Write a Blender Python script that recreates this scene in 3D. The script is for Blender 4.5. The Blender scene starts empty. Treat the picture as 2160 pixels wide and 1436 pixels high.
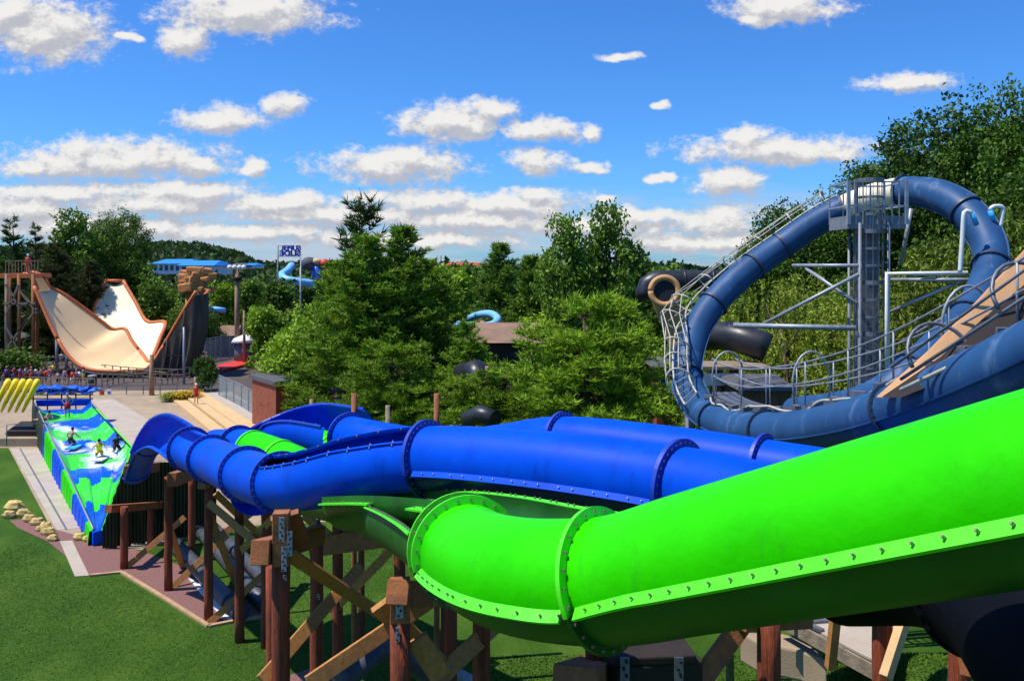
import bpy, bmesh, math, random
import numpy as np
from mathutils import Vector, Matrix
H = 12.3      # eye height above the lawn, metres
F = 1870.0
V = Vector
def P(px, py, Y):
    return V(((px-1080)/F*Y, Y, H-(py-560)/F*Y))
def G(px, py, z=0.0):
    Y = (H-z)*F/(py-560)
    return V(((px-1080)/F*Y, Y, z))
def sstep(a, b, x):
    t = min(1, max(0, (x-a)/(b-a))); return t*t*(3-2*t)
def hz(x, y):
    return 5.6*sstep(-0.5, 7.5, x)*sstep(27, 14, y)
sc = bpy.context.scene
col = sc.collection
# ------------------------------------------------------------ materials
MATS = {}
def nmat(name):
    m = bpy.data.materials.new(name); m.use_nodes = True
    nt = m.node_tree; b = nt.nodes['Principled BSDF']
    MATS[name] = m
    return m, nt, b
def mat(name, c, rough=0.6, metal=0.0, var=0.25, scale=3.0, bump=0.0, bscale=20.0, c2=None, stretch=(1,1,1), spec=0.5, coat=0.0, dirt=None, scuff=None):
    m, nt, b = nmat(name)
    N, L = nt.nodes, nt.links
    tc = N.new('ShaderNodeTexCoord'); mp = N.new('ShaderNodeMapping'); mp.inputs['Scale'].default_value = stretch
    L.new(tc.outputs['Object'], mp.inputs['Vector'])
    nz = N.new('ShaderNodeTexNoise'); nz.inputs['Scale'].default_value = scale; nz.inputs['Detail'].default_value = 7; nz.inputs['Roughness'].default_value = .62
    L.new(mp.outputs[0], nz.inputs['Vector'])
    mx = N.new('ShaderNodeMix'); mx.data_type = 'RGBA'
    d = c2 if c2 else tuple(x*(1-var) for x in c)
    e = c if c2 else tuple(min(1, x*(1+var*.6)) for x in c)
    mx.inputs[6].default_value = (*d, 1); mx.inputs[7].default_value = (*e, 1)
    rp = N.new('ShaderNodeValToRGB'); rp.color_ramp.elements[0].position = .32; rp.color_ramp.elements[1].position = .68
    L.new(nz.outputs['Fac'], rp.inputs[0]); L.new(rp.outputs[0], mx.inputs[0])
    out = mx.outputs[2]
    if dirt:
        n2 = N.new('ShaderNodeTexNoise'); n2.inputs['Scale'].default_value = dirt[1]; n2.inputs['Detail'].default_value = 9; n2.inputs['Roughness'].default_value = .7
        mp2 = N.new('ShaderNodeMapping'); mp2.inputs['Scale'].default_value = (1, 1, .35); L.new(tc.outputs['Object'], mp2.inputs['Vector']); L.new(mp2.outputs[0], n2.inputs['Vector'])
        r2 = N.new('ShaderNodeValToRGB'); r2.color_ramp.elements[0].position = dirt[2]; r2.color_ramp.elements[1].position = dirt[2]+.12
        L.new(n2.outputs['Fac'], r2.inputs[0])
        ml = N.new('ShaderNodeMath'); ml.operation = 'MULTIPLY'; ml.inputs[1].default_value = dirt[3]; L.new(r2.outputs[0], ml.inputs[0])
        m2 = N.new('ShaderNodeMix'); m2.data_type = 'RGBA'; m2.inputs[7].default_value = (*dirt[0], 1)
        L.new(ml.outputs[0], m2.inputs[0]); L.new(out, m2.inputs[6]); out = m2.outputs[2]
    if scuff:
        n4 = N.new('ShaderNodeTexNoise'); n4.inputs['Scale'].default_value = scuff[1]; n4.inputs['Detail'].default_value = 6; n4.inputs['Roughness'].default_value = .75; n4.inputs['Distortion'].default_value = 1.5
        mp4 = N.new('ShaderNodeMapping'); mp4.inputs['Scale'].default_value = (.35, 1, 1.6); mp4.inputs['Rotation'].default_value = (.3, .5, .9); L.new(tc.outputs['Object'], mp4.inputs['Vector']); L.new(mp4.outputs[0], n4.inputs['Vector'])
        r4 = N.new('ShaderNodeMapRange'); r4.inputs['From Min'].default_value = scuff[2]; r4.inputs['From Max'].default_value = scuff[2]+.08; r4.inputs['To Max'].default_value = scuff[3]; L.new(n4.outputs['Fac'], r4.inputs[0])
        m4 = N.new('ShaderNodeMix'); m4.data_type = 'RGBA'; m4.inputs[7].default_value = (*scuff[0], 1); L.new(r4.outputs[0], m4.inputs[0]); L.new(out, m4.inputs[6]); out = m4.outputs[2]
    L.new(out, b.inputs['Base Color'])
    rr = N.new('ShaderNodeMapRange'); rr.inputs['To Min'].default_value = max(0, rough-.12); rr.inputs['To Max'].default_value = min(1, rough+.14)
    L.new(nz.outputs['Fac'], rr.inputs['Value']); L.new(rr.outputs[0], b.inputs['Roughness'])
    b.inputs['Metallic'].default_value = metal; b.inputs['Specular IOR Level'].default_value = spec
    b.inputs['Coat Weight'].default_value = coat
    if bump:
        n3 = N.new('ShaderNodeTexNoise'); n3.inputs['Scale'].default_value = bscale; n3.inputs['Detail'].default_value = 5
        L.new(mp.outputs[0], n3.inputs['Vector'])
        bp = N.new('ShaderNodeBump'); bp.inputs['Strength'].default_value = bump; bp.inputs['Distance'].default_value = .05
        L.new(n3.outputs['Fac'], bp.inputs['Height']); L.new(bp.outputs[0], b.inputs['Normal'])
    return m
def leaf(name, c, var=.5, trans=.22, hue=(1.35, 1.0, .8)):
    m, nt, b = nmat(name); N, L = nt.nodes, nt.links
    ge = N.new('ShaderNodeNewGeometry'); oi = N.new('ShaderNodeObjectInfo')
    nz = N.new('ShaderNodeTexNoise'); nz.inputs['Scale'].default_value = .55; nz.inputs['Detail'].default_value = 6
    L.new(ge.outputs['Position'], nz.inputs['Vector'])
    ad = N.new('ShaderNodeMath'); ad.operation = 'MULTIPLY_ADD'; ad.inputs[1].default_value = .35
    L.new(oi.outputs['Random'], ad.inputs[0]); L.new(nz.outputs['Fac'], ad.inputs[2])
    ri = N.new('ShaderNodeMath'); ri.operation = 'MULTIPLY_ADD'; ri.inputs[1].default_value = .35
    L.new(ge.outputs['Random Per Island'], ri.inputs[0]); L.new(ad.outputs[0], ri.inputs[2])
    rp = N.new('ShaderNodeValToRGB'); rp.color_ramp.elements[0].position = .45; rp.color_ramp.elements[1].position = 1.05
    lo = tuple(x*(1-var) for x in c); hi = tuple(min(1, x*(1+var)*h) for x, h in zip(c, hue))
    rp.color_ramp.elements[0].color = (*lo, 1); rp.color_ramp.elements[1].color = (*hi, 1)
    L.new(ri.outputs[0], rp.inputs[0]); L.new(rp.outputs[0], b.inputs['Base Color'])
    b.inputs['Roughness'].default_value = .6; b.inputs['Specular IOR Level'].default_value = .25
    tr = N.new('ShaderNodeBsdfTranslucent'); L.new(rp.outputs[0], tr.inputs[0])
    mx = N.new('ShaderNodeMixShader'); mx.inputs[0].default_value = trans
    L.new(b.outputs[0], mx.inputs[1]); L.new(tr.outputs[0], mx.inputs[2])
    L.new(mx.outputs[0], nt.nodes['Material Output'].inputs[0])
    return m
mat('blue', (.0, .085, .74), .45, var=.22, scale=.8, c2=(0, .06, .54), spec=.1, dirt=((.0, .03, .3), 2.6, .56, .5), scuff=((.12, .25, .62), 9, .66, .5))
mat('blue_rim', (.01, .05, .42), .45, var=.3, scale=3, dirt=((.25, .35, .6), 9, .62, .6))
mat('green', (.03, .68, .0), .45, var=.12, scale=.9, c2=(.02, .54, .0), spec=.08, bump=.12, bscale=9, dirt=((.03, .36, .01), 3.2, .57, .4), scuff=((.2, .75, .1), 14, .68, .45))
mat('green_shaded', (.012, .11, .006), .42, var=.3, scale=1.5, dirt=((.03, .06, .03), 2, .55, .6))  # green darkened so the colour itself carries the underside shade
mat('blue_shaded', (.003, .02, .10), .42, var=.3, scale=1.5, dirt=((.01, .04, .04), 2, .55, .6))  # blue darkened likewise, shade under the tubes painted in
mat('lime', (.09, .8, .01), .45, var=.12, scale=5, dirt=((.3, .8, .08), 12, .6, .4))
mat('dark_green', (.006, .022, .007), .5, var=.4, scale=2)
mat('steel_blue', (.022, .09, .22), .5, spec=.3, scuff=((.2, .28, .4), 8, .64, .4), var=.3, scale=1.2, c2=(.016, .06, .15), coat=.0, dirt=((.16, .25, .4), 1.6, .56, .5), stretch=(1, 1, .5))
mat('steel_rim', (.02, .04, .08), .5)
mat('light_blue', (.22, .55, .9), .4, var=.2)
mat('cyan', (.05, .45, .85), .4)
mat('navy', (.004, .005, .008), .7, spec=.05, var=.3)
mat('black_tube', (.022, .023, .027), .42, var=.35, scale=1.5, dirt=((.09, .09, .1), 2, .58, .4))
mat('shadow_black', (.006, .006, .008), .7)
mat('timber', (.30, .058, .019), .8, var=.6, scale=5, stretch=(3, 3, .2), bump=.8, bscale=26, dirt=((.07, .022, .012), 2.5, .52, .6))
mat('timber_new', (.5, .22, .055), .75, var=.3, scale=4, stretch=(3, 3, 3), bump=.3, bscale=30, dirt=((.25, .1, .03), 3, .56, .5))
mat('timber_beam', (.34, .115, .035), .78, var=.4, scale=4, bump=.2, bscale=24, dirt=((.2, .06, .02), 3, .55, .5))
mat('timber_grey', (.26, .2, .14), .85, var=.35, scale=5, bump=.3)
mat('timber_far', (.33, .2, .11), .85, var=.35, scale=2)
mat('galv', (.33, .35, .38), .5, metal=.35, var=.25, scale=6)
mat('galv_dark', (.17, .18, .2), .5, metal=.4, var=.3, scale=5)
mat('galv_warm', (.5, .47, .38), .5, metal=.1, var=.25, scale=5)
mat('tower_grey', (.2, .21, .235), .55, metal=.1, var=.3, scale=4)
mat('bolt', (.3, .27, .17), .5, metal=.3)
mat('pipe_shaded', (.06, .065, .08), .5, var=.3)  # pipe grey darkened to paint in the shade beneath the slides
leaf_far = None
mat('white_pipe', (.75, .74, .7), .4, var=.12)
mat('white', (.8, .79, .76), .6, var=.12)
mat('tan_board', (.58, .31, .14), .65, var=.2, scale=1)
mat('tan_tube', (.62, .32, .12), .6, var=.3, scale=.8, dirt=((.35, .17, .06), 1.5, .55, .5))
mat('dark_wood', (.022, .013, .009), .8, var=.4)  # dark brown wood, taken darker to paint tube shade on the timber block
mat('concrete', (.38, .28, .175), .85, var=.22, scale=.35, bump=.2, bscale=30, dirt=((.2, .15, .1), .4, .52, .5))
mat('concrete_light', (.46, .38, .3), .85, var=.16, scale=.8, bump=.2, bscale=30, dirt=((.3, .25, .2), .7, .54, .4))
mat('ledge', (.66, .43, .2), .8, var=.15, scale=2)
mat('asphalt', (.085, .062, .052), .9, var=.25, scale=.2, bump=.3, bscale=20, dirt=((.15, .11, .085), .12, .5, .6))
mat('gravel', (.27, .125, .105), .95, var=.4, scale=14, bump=.9, bscale=40)
mat('edging', (.45, .28, .14), .85)
mat('dirt', (.09, .065, .035), .95, var=.5, scale=.6, bump=.5, bscale=12, c2=(.04, .06, .018))
mat('sand', (.4, .27, .13), .95, var=.3, scale=1)
mat('rock', (.68, .48, .16), .85, var=.4, scale=2.5, bump=.8, bscale=7)
mat('rock_orange', (.55, .24, .075), .85, var=.45, scale=.5, bump=1, bscale=2)
mat('ramp', (.9, .68, .38), .55, var=.1, scale=.12, c2=(.85, .58, .28))
mat('ramp_light', (.86, .76, .52), .55, var=.08, scale=.12)
mat('orange', (.62, .15, .035), .6, var=.2)
mat('red', (.65, .04, .02), .6, var=.2)
mat('tarp', (.06, .047, .036), .8, var=.6, scale=.35, stretch=(1, 1, .3), dirt=((.13, .09, .05), .3, .5, .7))
mat('roof_blue', (.02, .25, .8), .5, var=.15)
mat('roof_grey', (.09, .09, .1), .8, var=.3, scale=2)
mat('roof_brown', (.25, .15, .095), .85, var=.3, scale=1)
mat('roof_red', (.5, .08, .03), .8)
mat('brick', (.28, .07, .03), .85, var=.35, scale=3)
mat('fence_brown', (.16, .08, .045), .85, var=.4, scale=3, stretch=(3, 3, .3))
mat('yellow', (.88, .66, .0), .45, var=.15)
mat('raft_blue', (.01, .12, .6), .4, var=.3)
mat('bin_green', (.01, .05, .02), .5)
mat('bark', (.1, .065, .045), .95, var=.4, scale=5, bump=.5)
mat('bark_pale', (.3, .24, .18), .95, var=.4, scale=4, bump=.5)
mat('glass', (.3, .38, .4), .25)
MATS['glass'].node_tree.nodes['Principled BSDF'].inputs['Alpha'].default_value = .45
mat('window', (.03, .05, .08), .15)
mat('sign_blue', (.02, .03, .42), .5, var=.2)
mat('foam', (.75, .82, .85), .6)
mat('purple', (.2, .05, .3), .7); mat('skin', (.55, .27, .17), .55, var=.08); mat('skin_dark', (.16, .07, .04), .55, var=.08)
mat('hair', (.02, .012, .008), .8); mat('hair_blond', (.45, .3, .12), .8)
mat('cloth_red', (.6, .02, .02), .85); mat('cloth_blue', (.02, .1, .4), .85); mat('cloth_black', (.015, .015, .02), .85); mat('cloth_grey', (.3, .3, .33), .85)
mat('cloth_pink', (.75, .25, .3), .85)
leaf('leaf_pine', (.10, .235, .018), .6)
leaf('leaf_boughs', (.135, .29, .018), .6)
leaf('leaf_far', (.03, .07, .014), .5, .2)
leaf('leaf_pine_dark', (.03, .085, .012), .6, .25)
leaf('leaf_olive', (.05, .075, .02), .6, .25)
leaf('leaf_bright', (.14, .30, .02), .5)
leaf('leaf_mid', (.085, .195, .022), .55)
leaf('leaf_oak', (.045, .12, .012), .65)
leaf('leaf_willow', (.14, .235, .025), .65)
leaf('leaf_yellow', (.4, .35, .02), .4)
leaf('leaf_grass', (.05, .13, .01), .4, .3)
# lawn: two-scale mown grass
def lawn_mat():
    m, nt, b = nmat('lawn'); N, L = nt.nodes, nt.links
    tc = N.new('ShaderNodeTexCoord')
    def noise(s, st=(1, 1, 1), det=8, r=.6):
        mp = N.new('ShaderNodeMapping'); mp.inputs['Scale'].default_value = st; mp.inputs['Rotation'].default_value = (0, 0, .5)
        L.new(tc.outputs['Object'], mp.inputs[0])
        n = N.new('ShaderNodeTexNoise'); n.inputs['Scale'].default_value = s; n.inputs['Detail'].default_value = det; n.inputs['Roughness'].default_value = r
        L.new(mp.outputs[0], n.inputs['Vector']); return n
    a = noise(.35, (1, .5, 1), 4); c = noise(7, (1, .35, 1), 8, .75); d = noise(38, (1, .5, 1), 4, .8)
    m1 = N.new('ShaderNodeMath'); m1.operation = 'MULTIPLY_ADD'; m1.inputs[1].default_value = .8; L.new(c.outputs[0], m1.inputs[0]); a2 = N.new('ShaderNodeMath'); a2.operation = 'MULTIPLY_ADD'; a2.inputs[1].default_value = 1.7; a2.inputs[2].default_value = -.35; L.new(a.outputs[0], a2.inputs[0]); L.new(a2.outputs[0], m1.inputs[2])
    m2 = N.new('ShaderNodeMath'); m2.operation = 'MULTIPLY_ADD'; m2.inputs[1].default_value = .7; L.new(d.outputs[0], m2.inputs[0]); L.new(m1.outputs[0], m2.inputs[2])
    rp = N.new('ShaderNodeValToRGB'); e = rp.color_ramp.elements
    e[0].position = .9; e[0].color = (.026, .07, .008, 1); e[1].position = 1.0; e[1].color = (.085, .15, .018, 1)
    mr = N.new('ShaderNodeMapRange'); mr.inputs['From Min'].default_value = .85; mr.inputs['From Max'].default_value = 1.65
    L.new(m2.outputs[0], mr.inputs[0]); e[0].position = .05; e[1].position = .95
    n3 = rp.color_ramp.elements.new(.5); n3.color = (.046, .11, .01, 1)
    L.new(mr.outputs[0], rp.inputs[0]); L.new(rp.outputs[0], b.inputs['Base Color'])
    b.inputs['Roughness'].default_value = .9; b.inputs['Specular IOR Level'].default_value = .1
    bp = N.new('ShaderNodeBump'); bp.inputs['Strength'].default_value = .8; bp.inputs['Distance'].default_value = .06
    L.new(m2.outputs[0], bp.inputs['Height']); L.new(bp.outputs[0], b.inputs['Normal'])
lawn_mat()
# ------------------------------------------------------------ object helpers
def wloc(o):
    p = V((0, 0, 0))
    while o: p += o.location; o = o.parent
    return p
def tag(o, label=None, cat=None, group=None, kind=None):
    if label: o['label'] = label
    if cat: o['category'] = cat
    if group: o['group'] = group
    if kind: o['kind'] = kind
    return o
def thing(name, label, cat, loc, group=None):
    o = bpy.data.objects.new(name, None); col.objects.link(o); o.location = loc; o.empty_display_size = .3
    return tag(o, label, cat, group)
def frame(t, ref=V((0, 0, 1))):
    t = t.normalized(); r = t.cross(ref)
    if r.length < 1e-3: r = t.cross(V((1, 0, 0)))
    r.normalize(); return t, r, r.cross(t).normalized()
class MB:
    def __init__(s): s.v = []; s.f = []; s.m = []; s.sm = []
    def add(s, vs, fs, mi=0, smooth=False):
        b = len(s.v); s.v += [V(x) for x in vs]
        for f in fs: s.f.append([i+b for i in f]); s.m.append(mi); s.sm.append(smooth)
    def hexa(s, c, ax, ay, az, mi=0):
        vs = [c+ax*i+ay*j+az*k for i in (-1, 1) for j in (-1, 1) for k in (-1, 1)]
        s.add(vs, [(0, 1, 3, 2), (4, 6, 7, 5), (0, 4, 5, 1), (2, 3, 7, 6), (0, 2, 6, 4), (1, 5, 7, 3)], mi)
    def box(s, c, size, rz=0, mi=0):
        c = V(c); R = Matrix.Rotation(rz, 3, 'Z')
        s.hexa(c, R@V((size[0]/2, 0, 0)), R@V((0, size[1]/2, 0)), V((0, 0, size[2]/2)), mi); return s
    def bar(s, p, q, w, h=None, mi=0, ref=V((0, 0, 1))):
        p = V(p); q = V(q); t, r, u = frame(q-p, ref); h = h or w
        s.hexa((p+q)/2, (q-p)/2, r*(w/2), u*(h/2), mi); return s
    def tube(s, pts, r, n=8, mi=0, smooth=True, cap=True, closed=False):
        pts = [V(p) for p in pts]; m = len(pts); b = len(s.v)
        rr = r if isinstance(r, (list, tuple)) else [r]*m
        pr = None
        for i, p in enumerate(pts):
            t = (pts[min(i+1, m-1)]-pts[max(i-1, 0)])
            if t.length < 1e-6: t = V((0, 0, 1))
            t.normalize()
            if pr is None: _, pr, u = frame(t)
            pr = (pr-t*pr.dot(t)).normalized(); u = pr.cross(t)
            for k in range(n):
                a = 2*math.pi*k/n; s.v.append(p+(pr*math.cos(a)+u*math.sin(a))*rr[i])
        for i in range(m-1):
            for k in range(n):
                k2 = (k+1) % n
                s.f.append([b+i*n+k, b+(i+1)*n+k, b+(i+1)*n+k2, b+i*n+k2]); s.m.append(mi); s.sm.append(smooth)
        if cap:
            s.f.append([b+k for k in range(n)]); s.m.append(mi); s.sm.append(False)
            s.f.append([b+(m-1)*n+k for k in range(n-1, -1, -1)]); s.m.append(mi); s.sm.append(False)
        return s
    def ball(s, c, r, mi=0, seg=8, rings=6, jit=0, rnd=None):
        c = V(c); r = V(r) if hasattr(r, '__len__') else V((r, r, r)); vs = []; fs = []
        for i in range(rings+1):
            ph = math.pi*i/rings
            for k in range(seg):
                a = 2*math.pi*k/seg; j = 1+(rnd.uniform(-jit, jit) if rnd else 0)
                vs.append(c+V((r.x*math.sin(ph)*math.cos(a)*j, r.y*math.sin(ph)*math.sin(a)*j, r.z*math.cos(ph)*j)))
        for i in range(rings):
            for k in range(seg):
                k2 = (k+1) % seg; fs.append([i*seg+k, (i+1)*seg+k, (i+1)*seg+k2, i*seg+k2])
        s.add(vs, fs, mi, not jit); return s
    def grid(s, rows, mi=0, smooth=True, mifn=None):
        nr, nc = len(rows), len(rows[0]); b = len(s.v)
        for r in rows: s.v += [V(p) for p in r]
        for i in range(nr-1):
            for j in range(nc-1):
                s.f.append([b+i*nc+j, b+i*nc+j+1, b+(i+1)*nc+j+1, b+(i+1)*nc+j]); s.m.append(mifn(i, j) if mifn else mi); s.sm.append(smooth)
        return s
    def slab(s, rows, th, mi=0, down=V((0, 0, -1)), smooth=True):
        """grid surface with thickness th along `down`"""
        nr, nc = len(rows), len(rows[0])
        lo = [[V(p)+down*th for p in r] for r in rows]
        s.grid(rows, mi, smooth); s.grid([list(reversed(r)) for r in lo], mi, smooth)
        per = [(0, j) for j in range(nc)]+[(i, nc-1) for i in range(1, nr)]+[(nr-1, j) for j in range(nc-2, -1, -1)]+[(i, 0) for i in range(nr-2, 0, -1)]
        n = len(per)
        for k in range(n):
            a, c = per[k], per[(k+1) % n]
            s.add([rows[a[0]][a[1]], rows[c[0]][c[1]], lo[c[0]][c[1]], lo[a[0]][a[1]]], [(0, 1, 2, 3)], mi)
        return s
    def prism(s, poly, z0, z1, mi=0):
        n = len(poly)
        s.add([(p[0], p[1], z1) for p in poly]+[(p[0], p[1], z0) for p in poly],
              [list(range(n)), list(range(2*n-1, n-1, -1))]+[(i, i+n, (i+1) % n+n, (i+1) % n) for i in range(n)], mi); return s
    def build(s, name, mats, parent=None, label=None, bevel=0):
        if isinstance(mats, str): mats = [mats]
        me = bpy.data.meshes.new(name)
        if parent: off = wloc(parent)
        else:
            xs = [v.x for v in s.v]; ys = [v.y for v in s.v]; zs = [v.z for v in s.v]
            off = V(((min(xs)+max(xs))/2, (min(ys)+max(ys))/2, min(zs)))
        me.from_pydata([tuple(v-off) for v in s.v], [], s.f)
        for m in mats: me.materials.append(MATS[m])
        me.polygons.foreach_set('material_index', s.m); me.polygons.foreach_set('use_smooth', s.sm)
        me.validate(); me.update()
        o = bpy.data.objects.new(name, me); col.objects.link(o)
        if parent: o.parent = parent
        else: o.location = off
        if label: o['label'] = label
        if bevel:
            b = o.modifiers.new('b', 'BEVEL'); b.width = bevel; b.segments = 2; b.limit_method = 'ANGLE'
        return o
def soup(name, A, mats, parent=None, mi=None, loc=None):
    """A: (n,k,3) array of k-gons -> one mesh"""
    n, k, _ = A.shape
    me = bpy.data.meshes.new(name)
    me.vertices.add(n*k); me.vertices.foreach_set('co', A.reshape(-1).astype(np.float32))
    me.loops.add(n*k); me.loops.foreach_set('vertex_index', np.arange(n*k, dtype=np.int32))
    me.polygons.add(n); me.polygons.foreach_set('loop_start', np.arange(0, n*k, k, dtype=np.int32))
    for m in mats: me.materials.append(MATS[m])
    if mi is not None: me.polygons.foreach_set('material_index', mi)
    me.update(calc_edges=True)
    return me
def linkmesh(name, me, parent=None, loc=(0, 0, 0)):
    o = bpy.data.objects.new(name, me); col.objects.link(o); o.location = loc; o.parent = parent; return o
def catmull(pts, step):
    """resample control points (Vectors) evenly"""
    out = []; n = len(pts)
    for i in range(n-1):
        p0 = pts[max(i-1, 0)]; p1 = pts[i]; p2 = pts[i+1]; p3 = pts[min(i+2, n-1)]
        if i == 0: p0 = p1*2-p2
        if i == n-2: p3 = p2*2-p1
        k = max(4, int((p2-p1).length/step*3))
        for j in range(k):
            t = j/k; out.append(.5*((2*p1)+(p2-p0)*t+(2*p0-5*p1+4*p2-p3)*t*t+(3*p1-p0-3*p2+p3)*t**3))
    out.append(pts[-1].copy())
    d = [0]
    for a, b in zip(out, out[1:]): d.append(d[-1]+(b-a).length)
    L = d[-1]; m = max(2, int(round(L/step))); res = []; j = 0
    for i in range(m+1):
        s = L*i/m
        while j < len(d)-2 and d[j+1] < s: j += 1
        q = (s-d[j])/max(1e-9, d[j+1]-d[j]); res.append(out[j].lerp(out[j+1], min(1, max(0, q))))
    return res
# ------------------------------------------------------------ tubes
class Path:
    def __init__(s, pts, step=.12, pt=False, ref=V((0, 0, 1))):
        s.c = catmull(pts, step); n = len(s.c); s.t = []; s.r = []; s.u = []
        s.L = step; pr = None
        for i in range(n):
            t = (s.c[min(i+1, n-1)]-s.c[max(i-1, 0)]).normalized()
            if pt:
                if pr is None: _, pr, _ = frame(t)
                pr = (pr-t*pr.dot(t)).normalized(); r = pr
            else: _, r, _ = frame(t, ref)
            s.t.append(t); s.r.append(r); s.u.append(r.cross(t).normalized())
    def near(s, px, py, Y):
        q = P(px, py, Y); return min(range(len(s.c)), key=lambda i: (s.c[i]-q).length)
    def nearpx(s, px, lo=0, hi=None):
        hi = hi or len(s.c)
        return min(range(lo, hi), key=lambda i: abs(1080+s.c[i].x/s.c[i].y*F-px))
    def at(s, i, a, R, bank=0):
        a = math.radians(a+bank); return s.c[i]+(s.r[i]*math.cos(a)+s.u[i]*math.sin(a))*R
def section(path, i0, i1, R, a0, a1, mats, parent, name='tube_section', th=.02, n=40, bank0=0, bank1=0, mi=0):
    mb = MB(); full = abs(a1-a0) >= 359.9
    rows = []; inn = []
    for i in range(i0, i1+1):
        f = (i-i0)/max(1, i1-i0); bk = bank0+(bank1-bank0)*f
        A = [a0+(a1-a0)*k/n for k in range(n+1)]
        rows.append([path.at(i, a, R, bk) for a in A]); inn.append([path.at(i, a, R-th, bk) for a in A])
    mb.grid([list(reversed(r)) for r in rows], mi); mb.grid(inn, mi)
    for e in (0, -1):   # end rims
        mb.grid([rows[e], inn[e]], mi, False)
    if not full:
        for k in (0, -1): mb.grid([[r[k] for r in rows], [r[k] for r in inn]], mi, False)
    return mb.build(name, mats, parent)
SHADED = {'green': 'green_shaded', 'blue': 'blue_shaded', 'lime': 'green_shaded', 'blue_rim': 'blue_shaded'}  # colours with underside shade painted in, for halves below the lip
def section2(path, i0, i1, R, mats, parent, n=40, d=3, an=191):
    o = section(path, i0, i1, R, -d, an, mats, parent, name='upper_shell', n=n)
    section(path, i0, i1, R-.001, an, 360-d, [SHADED[mats[0]]], parent, name='lower_shell', n=n)
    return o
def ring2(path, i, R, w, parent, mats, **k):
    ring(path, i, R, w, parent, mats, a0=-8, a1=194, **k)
    ring(path, i, R, w*.8, parent, [SHADED[mats[0]], 'bolt'], a0=194.5, a1=351.5, **k)
def ring(path, i, R, w, parent, mats, th=.05, bolts=26, name='flange', a0=0, a1=360, n=56, bank=0, bs=.013):
    mb = MB(); t = path.t[i]
    full = a1-a0 >= 360
    A = [a0+(a1-a0)*k/n for k in range(n+1)]
    ro = R+w; ri = R+.001
    def rr(r, s): return [path.at(i, a, r, bank)+t*s for a in A]
    L = [rr(ri, -th/2), rr(ro, -th/2), rr(ro, th/2), rr(ri, th/2), rr(ri, -th/2)]
    mb.grid(L, 0, False)
    if not full:
        for k in (0, -1): mb.add([L[j][k] for j in range(4)], [(0, 1, 2, 3)])
    nb = int(bolts*(a1-a0)/360)
    for k in range(nb):
        a = a0+(k+.5)*(a1-a0)/nb
        c = path.at(i, a, R+w*.5, bank)
        mb.bar(c-t*(th/2+.02), c+t*(th/2+.02), bs*2, bs*2, 1)
    return mb.build(name, mats, parent)
def lip(path, i0, i1, R, ang, w, parent, mats, th=.03, bsp=.18, bank0=0, bank1=0, name='lip_strip', bs=.012, droop=0):
    mb = MB(); A = []; B = []; C = []; D = []
    N = i1-i0
    for i in range(i0, i1+1):
        f = (i-i0)/max(1, N); bk = bank0+(bank1-bank0)*f
        a = path.at(i, ang, R+.0015, bk); b = path.at(i, ang+droop, R+w, bk)
        nn = (b-a).normalized().cross(path.t[i]); nn *= th/2
        A.append(a+nn); B.append(b+nn); C.append(b-nn); D.append(a-nn)
    mb.grid([A, B, C, D, A], 0, False)
    mb.add([A[0], B[0], C[0], D[0]], [(0, 1, 2, 3)]); mb.add([A[-1], B[-1], C[-1], D[-1]], [(0, 1, 2, 3)])
    seg = (path.c[i1]-path.c[i0]).length; nb = int(seg/bsp)
    for k in range(nb):
        i = i0+int((k+.5)/nb*N); j = i-i0
        if j >= len(A): continue
        c = (A[j]+B[j]+C[j]+D[j])/4; nn = (A[j]-D[j]).normalized()
        mb.bar(c-nn*(th/2+.035), c+nn*(th/2+.035), bs*2, bs*2, 1, ref=V((1, .3, .2)))
    return mb.build(name, mats, parent)

# ================= green tube slide (front)
ga_, gb_ = P(1300, 1221, 7.85), P(2160, 1030, 5.3)
gp = Path([ga_.lerp(gb_, f) for f in (2.0, 1.5, 1, .75, .5, .25, 0)]+[P(*q) for q in ((1165, 1222, 8.3), (1070, 1208, 8.85), (1010, 1184, 9.6), (965, 1150, 10.6), (915, 1122, 12.2), (850, 1095, 15), (770, 1068, 18.8), (690, 1050, 22.5), (600, 1037, 26.5))], .1)
R = .55
green = thing('tube_slide', 'thick lime green tube slide curling round at the bottom front of the slides', 'water slide', G(1300, 1700), 'tube slides')
GM = ['green', 'bolt']; LM = ['lime', 'bolt']
k1 = gp.near(1262, 1224, 7.95); k2 = gp.near(990, 1172, 10.05); k3 = gp.near(895, 1105, 12.4); kend = len(gp.c)-1
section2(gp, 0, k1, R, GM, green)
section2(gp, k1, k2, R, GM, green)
section(gp, k2, kend, R, 150, 378, ['green_shaded'], green, name='open_trough', bank0=10, bank1=0)  # whole trough in the darkened green, painting in the shade it lies in
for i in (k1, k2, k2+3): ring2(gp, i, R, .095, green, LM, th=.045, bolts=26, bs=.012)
for s, a in (('n', 190.5), ('f', 0)):
    dr = 6 if s == 'n' else 0
    lip(gp, 0, k1-1, R, a, .095, green, LM, th=.03, bsp=.2, droop=dr, bs=.009)
    lip(gp, k1+1, k2-1, R, a, .1, green, LM, th=.03, bsp=.17, droop=dr, bs=.009)
lip(gp, k2+4, kend, R, 152, .1, green, LM, bank0=10); lip(gp, k2+4, kend, R, 376, .1, green, LM, bank0=10)
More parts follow.
